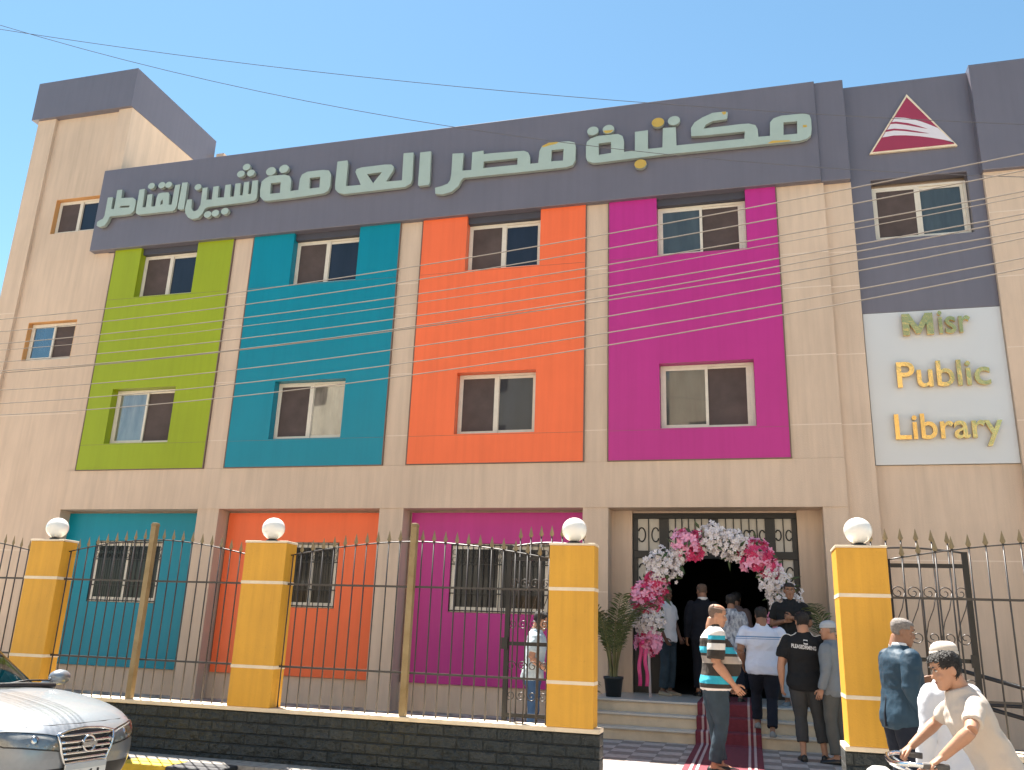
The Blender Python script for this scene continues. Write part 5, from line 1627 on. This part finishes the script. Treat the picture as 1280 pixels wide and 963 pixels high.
# greenhouse
LV = [(.880, -1.18, -4.02, .775), (1.06, -1.48, -3.78, .705), (1.25, -1.82, -3.45, .635), (1.355, -2.08, -3.18, .575), (1.40, -2.25, -3.0, .48), (1.42, -2.45, -2.85, .30)]
NA = 48
def cab_ring(z, xf, xr, hw, grow=0):
    out = []
    mx, hx = (xf + xr) / 2, (xf - xr) / 2 + grow
    for j in range(NA):
        t = 2 * math.pi * j / NA
        cs, sn = math.cos(t), math.sin(t)
        out.append(Vector((mx + hx * math.copysign(abs(cs) ** .52, cs), (hw + grow) * math.copysign(abs(sn) ** .42, sn), z)))
    return out
lv = []
for (a, b_) in zip(LV, LV[1:]):
    for t in (0, .25, .5, .75): lv.append(tuple(p + (q - p) * t for p, q in zip(a, b_)))
lv.append(LV[-1])
rgs = [cab_ring(*l) for l in lv]
paint, gls = MB(), MB()
allv = [p for r in rgs for p in r]
pf, gf = [], []
for i in range(len(rgs) - 1):
    for j in range(NA):
        f = (i * NA + j, i * NA + (j + 1) % NA, (i + 1) * NA + (j + 1) % NA, (i + 1) * NA + j)
        c = sum((allv[q] for q in f), Vector()) / 4
        a = math.degrees(math.atan2(c.y / .78, (c.x + 2.6)))
        side = abs(c.y) > .56 * (1.75 - c.z) * 1.0
        w_ = cab_ring(c.z, *[lv[i][k] for k in (1, 2, 3)])
        hwz = lv[i][3]
        front = c.x > (lv[i][1] - .30) and abs(c.y) < hwz - .055
        rear = c.x < (lv[i][2] + .25) and abs(c.y) < hwz - .08
        sidew = abs(c.y) > hwz - .03 and (lv[i][1] - .30) > c.x > (lv[i][2] + .45) and not (-2.62 < c.x < -2.48)
        if .895 < c.z < 1.33 and (front or rear or sidew): gf.append(f)
        else: pf.append(f)
topf = tuple((len(rgs) - 1) * NA + j for j in range(NA))
pf.append(topf)
paint.add(allv, pf, 0, True)
cabo = paint.build('cabin', M['car_paint'], car, world=False)
sd_ = cabo.modifiers.new('solid', 'SOLIDIFY'); sd_.thickness = .03; sd_.offset = -1
gls.add([p for p in allv], gf, 0, True)
go = gls.build('window_glass', M['car_glass'], car, world=False)
bmx = bmesh.new(); bmx.from_mesh(go.data); bmesh.ops.delete(bmx, geom=[v for v in bmx.verts if not v.link_faces], context='VERTS'); bmx.to_mesh(go.data); bmx.free()
# cowl, wipers, dash, seats, wheel, mirrors
m = MB(); m.rings([[(x, y, z) for y, z in ((-.70, .87), (.70, .87), (.70, .905), (-.70, .905))] for x in (-1.62, -1.30, -1.22)], smooth=False)
m.build('dashboard', M['car_black'], car, world=False, bevel=.02)
m = MB(); m.tube([(-1.19, -.66, .912), (-1.165, -.2, .928), (-1.17, .25, .928), (-1.20, .68, .908)], .022, 8); m.build('cowl', M['car_black'], car, world=False)
for y0 in (-.45, .15):
    m = MB(); m.tube([(-1.19, y0, .935), (-1.26, y0 + .28, .955), (-1.25, y0 + .52, .95)], .008, 6); m.build('wiper', M['car_black'], car, world=False)
for y0 in (-.36, .36):
    m = MB(); m.rings([[(x - .06 * (z - .95), y, z) for x, y in ((-2.35, y0 - .22), (-2.2, y0 - .24), (-2.2, y0 + .24), (-2.35, y0 + .22))] for z in (.75, .95, 1.12)], smooth=False)
    m.ell((-2.32, y0, 1.20), (.05, .13, .09), 12, 8)
    m.build('seat', M['car_seat'], car, world=False, bevel=.02)
m = MB(); m.tube([(-1.74 + .06 * math.sin(a), .36 + .18 * math.cos(a), 1.0 + .17 * math.sin(a)) for a in [2 * math.pi * i / 24 for i in range(24)]], .015, 8, closed=True); m.build('steering_wheel', M['car_black'], car, world=False)
for sgn in (1, -1):
    m = MB(); m.ell((-1.50, sgn * .985, .955), (.075, .115, .072), 16, 10); m.tube([(-1.50, sgn * .80, .90), (-1.50, sgn * .93, .93)], .025, 8); m.build('mirror', M['car_paint'], car, world=False)
for xw in (-.86, -3.56):
    for sgn in (1, -1):
        m = MB(); m.lathe([(.18, -.10), (.29, -.10), (.315, -.07), (.315, .07), (.29, .10), (.18, .10)], (0, 0, 0), 32)
        m.v = [(xw + x_, sgn * .80 + z_, .315 + y_) for x_, y_, z_ in m.v]
        wh = m.build('wheel', M['rubber'], car, world=False)
        m = MB(); m.lathe([(.02, .085), (.03, .10), (.17, .085), (.20, .10), (.205, .05)], (0, 0, 0), 24)
        m.v = [(xw + x_, sgn * (.80 + z_), .315 + y_) for x_, y_, z_ in m.v]
        m.build('rim', M['chrome'], wh, world=False)
        m = MB(); m.tube([(xw + .36 * math.cos(a), sgn * .885, .315 + .36 * math.sin(a)) for a in [R(-20 + 220 * i / 20) for i in range(21)]], .03, 8); m.build('wheel_arch', M['car_black'], car, world=False)

# ================================================================== FLOWER ARCH, PALMS, CARPET
def petal_mat(name, c1, c2): return mat(name, c1, 0.7, var=0, col2=c2, vscale=14, spec=0.2)
M['petal_white'] = petal_mat('white_petal', (0.80, 0.75, 0.75), (0.66, 0.58, 0.60))
M['petal_pink'] = petal_mat('pink_petal', (0.80, 0.24, 0.38), (0.74, 0.42, 0.60))
M['petal_red'] = petal_mat('crimson_petal', (0.60, 0.055, 0.14), (0.48, 0.03, 0.11))
M['pollen'] = mat('flower_centre', (0.45, 0.38, 0.12), 0.8)
M['leaf'] = mat('dark_leaf', (0.030, 0.055, 0.018), 0.55, var=0.3, vscale=12, col2=(0.07, 0.11, 0.03))
M['ribbon'] = mat('pink_satin_ribbon', (0.66, 0.055, 0.22), 0.35, var=0.1, vscale=10)
M['stand_white'] = mat('white_arch_stand', (0.70, 0.58, 0.58), 0.4)
M['frond'] = mat('palm_frond', (0.055, 0.085, 0.022), 0.5, var=0.3, vscale=8, col2=(0.12, 0.14, 0.045))
M['stalk'] = mat('palm_stalk', (0.15, 0.14, 0.05), 0.6, var=0.3)
M['pot'] = mat('black_plastic_pot', (0.018, 0.022, 0.024), 0.4)
M['soil'] = mat('potting_soil', (0.06, 0.04, 0.03), 0.95)
arch = thing('flower_arch', 'arch of white and pink flowers with a pink ribbon bow framing the entrance', 'flower arch', (-0.52, 14.5, 0.73))
rnd = random.Random(3)
def flower(mb, c, nrm, r, mi):
    nrm = Vector(nrm).normalized()
    u = nrm.orthogonal().normalized(); v = nrm.cross(u)
    a0 = rnd.uniform(0, 6.28)
    for k in range(5):
        a = a0 + k * 2 * math.pi / 5 + rnd.uniform(-.15, .15)
        d = u * math.cos(a) + v * math.sin(a); s = nrm.cross(d)
        lift = rnd.uniform(.15, .6)
        p0 = c + nrm * .004
        p1 = c + d * r * .55 + s * r * .34 + nrm * r * lift * .5
        p2 = c + d * r * 1.02 + nrm * r * (lift - .15)
        p3 = c + d * r * .55 - s * r * .34 + nrm * r * lift * .5
        pm = c + d * r * .6 + nrm * r * lift * .3
        mb.add([p0, p1, p2, p3, pm], [(0, 1, 4), (1, 2, 4), (2, 3, 4), (3, 0, 4)], mi, True)
    mb.ell(c + nrm * r * .12, (r * .13, r * .13, r * .13), 5, 4, 1 if mi == 0 else mi)
def leaf_blade(mb, c, d, n_, L, w):
    d = Vector(d).normalized(); s = d.cross(Vector(n_)).normalized(); up_ = s.cross(d)
    mb.add([c, c + d * L * .4 + s * w - up_ * .01, c + d * L + up_ * -L * .2, c + d * L * .4 - s * w - up_ * .01, c + d * L * .45 + up_ * .01], [(0, 1, 4), (1, 2, 4), (2, 3, 4), (3, 0, 4)], 0, True)
AR = [(-1.585, .73), (-1.60, 1.2), (-1.60, 1.75), (-1.56, 2.15), (-1.42, 2.60), (-1.18, 2.92), (-.85, 3.12), (-.50, 3.18), (-.15, 3.10), (.16, 2.90), (.40, 2.60), (.53, 2.20), (.56, 1.75), (.56, 1.2), (.56, .73)]
for off in (-.06, .06):
    m = MB(); m.tube([(x, 14.5 + off, z) for x, z in AR], .014, 8); m.build('stand', M['stand_white'], arch)
CL = [(-1.60, 1.58, .19, 'mix_pink'), (-1.60, 1.90, .25, 'white'), (-1.63, 2.26, .24, 'mix_red'), (-1.48, 2.50, .18, 'mix_red'), (-1.34, 2.78, .29, 'white'), (-1.05, 2.98, .16, 'white'),
      (-.93, 3.13, .26, 'mix_red'), (-.54, 3.24, .25, 'white'), (-.20, 3.12, .26, 'white'), (.13, 2.98, .25, 'mix_red'), (.34, 2.76, .15, 'mix_red'), (.40, 2.54, .24, 'white'), (.55, 2.28, .26, 'white'), (.58, 1.98, .20, 'white'),
      (.42, 1.96, .12, 'mix_pink'), (.60, 1.72, .18, 'mix_pink'), (.58, 1.4, .18, 'white')]
for cx_, cz_, cr_, kind in CL:
    cr_ *= 1.12
    mb = MB()
    nF = int(46 + cr_ * cr_ * 1350)
    for i in range(nF):
        while True:
            q = Vector((rnd.uniform(-1, 1), rnd.uniform(-1, 1), rnd.uniform(-1, 1)))
            if .45 < q.length < 1.0: break
        q.y = -abs(q.y) * .75 if rnd.random() < .85 else q.y * .75
        c = Vector((cx_, 14.5, cz_)) + q * cr_ * rnd.uniform(.85, 1.12)
        nn = q + Vector((rnd.uniform(-.5, .5), -.5, rnd.uniform(-.3, .6)))
        if kind == 'white': flower(mb, c, nn, rnd.uniform(.035, .056), 0)
        elif kind == 'mix_red': flower(mb, c, nn, rnd.uniform(.05, .085), 3 if rnd.random() < .45 else 2)
        else: flower(mb, c, nn, rnd.uniform(.05, .08), 2 if rnd.random() < .8 else 3)
    mb.build('flower_cluster', [M['petal_white'], M['pollen'], M['petal_pink'], M['petal_red']], arch, recalc=False,
             label={'white': 'white blossom cluster', 'mix_red': 'crimson and pink blossom cluster', 'mix_pink': 'pink blossom cluster'}[kind])
mb = MB()
for (x0, z0), (x1, z1) in list(zip(AR, AR[1:]))[2:-2]:
    for i in range(34):
        t = rnd.random()
        c = Vector((x0 + (x1 - x0) * t + rnd.gauss(0, .10), 14.5 + rnd.gauss(0, .07), z0 + (z1 - z0) * t + rnd.gauss(0, .10)))
        leaf_blade(mb, c, (rnd.uniform(-1, 1), rnd.uniform(-1, .3), rnd.uniform(-1, 1)), (0, -1, .3), rnd.uniform(.10, .20), rnd.uniform(.016, .03))
lv_ = mb.build('leaves', M['leaf'], arch, recalc=False); lv_['kind'] = 'stuff'
mb = MB()
for k, (xa, xb) in enumerate(((-1.72, -1.74), (-1.645, -1.62))):
    rows = []
    for i in range(15):
        t = i / 14
        x = xa + (xb - xa) * t + .012 * math.sin(t * 9 + k)
        y = 14.36 + .02 * math.sin(t * 7 + k * 2)
        z = 1.55 - .66 * t
        rows.append([(x - .030, y, z), (x + .030, y - .012 * math.cos(t * 8), z), (x + .030, y + .004 - .012 * math.cos(t * 8), z), (x - .030, y + .004, z)])
    mb.rings(rows)
for sgn in (1, -1):
    rows = []
    for i in range(13):
        a = 2 * math.pi * i / 13
        rows.append([(-1.68 + sgn * (.075 + .075 * math.cos(a)), 14.33 + d, 1.56 + .055 * math.sin(a) + e) for d, e in ((-.035, 0), (.035, 0), (.035, .004), (-.035, .004))])
    mb.rings(rows, closed=True)
mb.ell((-1.68, 14.32, 1.56), (.035, .03, .035), 10, 6)
mb.build('ribbon_bow', M['ribbon'], arch)

def palm(label, x, y, z, h, n, seed, potr=.15):
    rr = random.Random(seed)
    p = thing('potted_palm', label, 'potted plant', (x, y, z), group='potted palms by the entrance')
    m = MB(); m.lathe([(potr * .78, 0), (potr * .98, .26), (potr * 1.06, .262), (potr * 1.06, .30), (potr * .98, .30), (potr * .9, .27)], (x, y, z), 24); m.build('pot', M['pot'], p)
    m = MB(); m.lathe([(potr * .9, 0), (.01, .015)], (x, y, z + .262), 20); m.build('soil', M['soil'], p)
    for i in range(n):
        az = 2 * math.pi * i / n + rr.uniform(-.4, .4)
        hh = h * rr.uniform(.55, 1.0); out = rr.uniform(.18, .62) * h * .6
        b0 = Vector((x + .05 * math.cos(az), y + .05 * math.sin(az), z + .27))
        pts = []
        for k in range(13):
            t = k / 12
            pts.append(b0 + Vector((math.cos(az) * out * t ** 1.7, math.sin(az) * out * t ** 1.7, hh * (t - .28 * t ** 3.2))))
        m = MB(); m.tube(pts, [.011 * (1 - .75 * k / 12) for k in range(13)], 6, 1)
        for k in range(4, 13):
            for s in (1, -1):
                for q in (0, .5):
                    if k == 12 and q: continue
                    c = pts[k] if not q else (pts[k] + pts[k + 1]) / 2
                    tdir = (pts[min(k + 1, 12)] - pts[k - 1]).normalized()
                    sd = tdir.cross(Vector((0, 0, 1)))
                    if sd.length < .05: sd = Vector((-math.sin(az), math.cos(az), 0))
                    sd = sd.normalized() * s
                    d = (tdir * .75 + sd * .8 + Vector((0, 0, -.05 - .3 * rr.random()))).normalized()
                    L = .24 * (1 - .45 * abs(k - 8) / 8) * rr.uniform(.8, 1.15)
                    nrm = d.cross(tdir).normalized(); wv = d.cross(nrm).normalized() * .010
                    m.add([c, c + d * L * .35 + wv, c + d * L * .75 + wv * .7 + Vector((0, 0, -.015)), c + d * L + Vector((0, 0, -.05)), c + d * L * .75 - wv * .7 + Vector((0, 0, -.015)), c + d * L * .35 - wv], [(0, 1, 2, 5), (2, 3, 4, 5)], 0, True)
        m.build('frond', [M['frond'], M['stalk']], p, recalc=False)
    return p
palm('potted palm in a black pot on the landing left of the flower arch', -2.11, 14.05, .73, 1.80, 18, 5)
palm('potted palm right of the entrance, mostly hidden by the right gate pillar', 1.24, 14.2, .73, 1.75, 12, 9)
palm('bushy green plant on the courtyard beside the left end of the steps', -2.56, 13.2, .22, 0.75, 16, 21, .13)

# carpet running down the steps
M['carpet'] = mat('crimson_carpet', (0.175, 0.030, 0.045), 0.95, var=0.15, vscale=20, bump=0.3, bscale=120)
cp = tag(None, None) if False else None
crg = thing('carpet_runner', 'crimson carpet runner with pale striped edges running down the entrance steps', 'carpet', (-0.32, 12.0, 0.22))
path = [(15.40, .735), (13.60, .735), (13.588, .73), (13.588, .565), (13.30, .565), (13.288, .56), (13.288, .395), (13.0, .395), (12.988, .39), (12.985, .25), (12.93, .226), (12.0, .225), (11.0, .225), (10.2, .225), (9.7, .206), (9.52, .205)]
def carpet_strip(x0, x1, lift, name, m, par):
    rows = []
    for i, (y, z) in enumerate(path):
        a = path[max(0, i - 1)]; b_ = path[min(len(path) - 1, i + 1)]
        t = Vector((0, b_[0] - a[0], b_[1] - a[1])).normalized(); nrm = Vector((0, t.z, -t.y))
        if nrm.z < 0 or (abs(nrm.z) < .2 and nrm.y > 0): nrm = -nrm
        o_ = nrm * lift
        rows.append([(x0, y + o_.y, z + o_.z), (x1, y + o_.y, z + o_.z), (x1, y + o_.y + nrm.y * .006, z + o_.z + nrm.z * .006), (x0, y + o_.y + nrm.y * .006, z + o_.z + nrm.z * .006)])
    mb = MB(); mb.rings(rows, smooth=False)
    return mb.build(name, m, par)
CX0, CX1 = -.80, .09
cb = carpet_strip(CX0, CX1, 0.002, 'runner', M['carpet'], crg)
M['carpet_pale'] = mat('pale_carpet_stripe', (0.47, 0.35, 0.34), 0.95, var=0.1)
for a in (.075, .145):
    carpet_strip(CX0 + a, CX0 + a + .032, 0.0085, 'edge_stripe', M['carpet_pale'], cb)
    carpet_strip(CX1 - a - .032, CX1 - a, 0.0085, 'edge_stripe', M['carpet_pale'], cb)
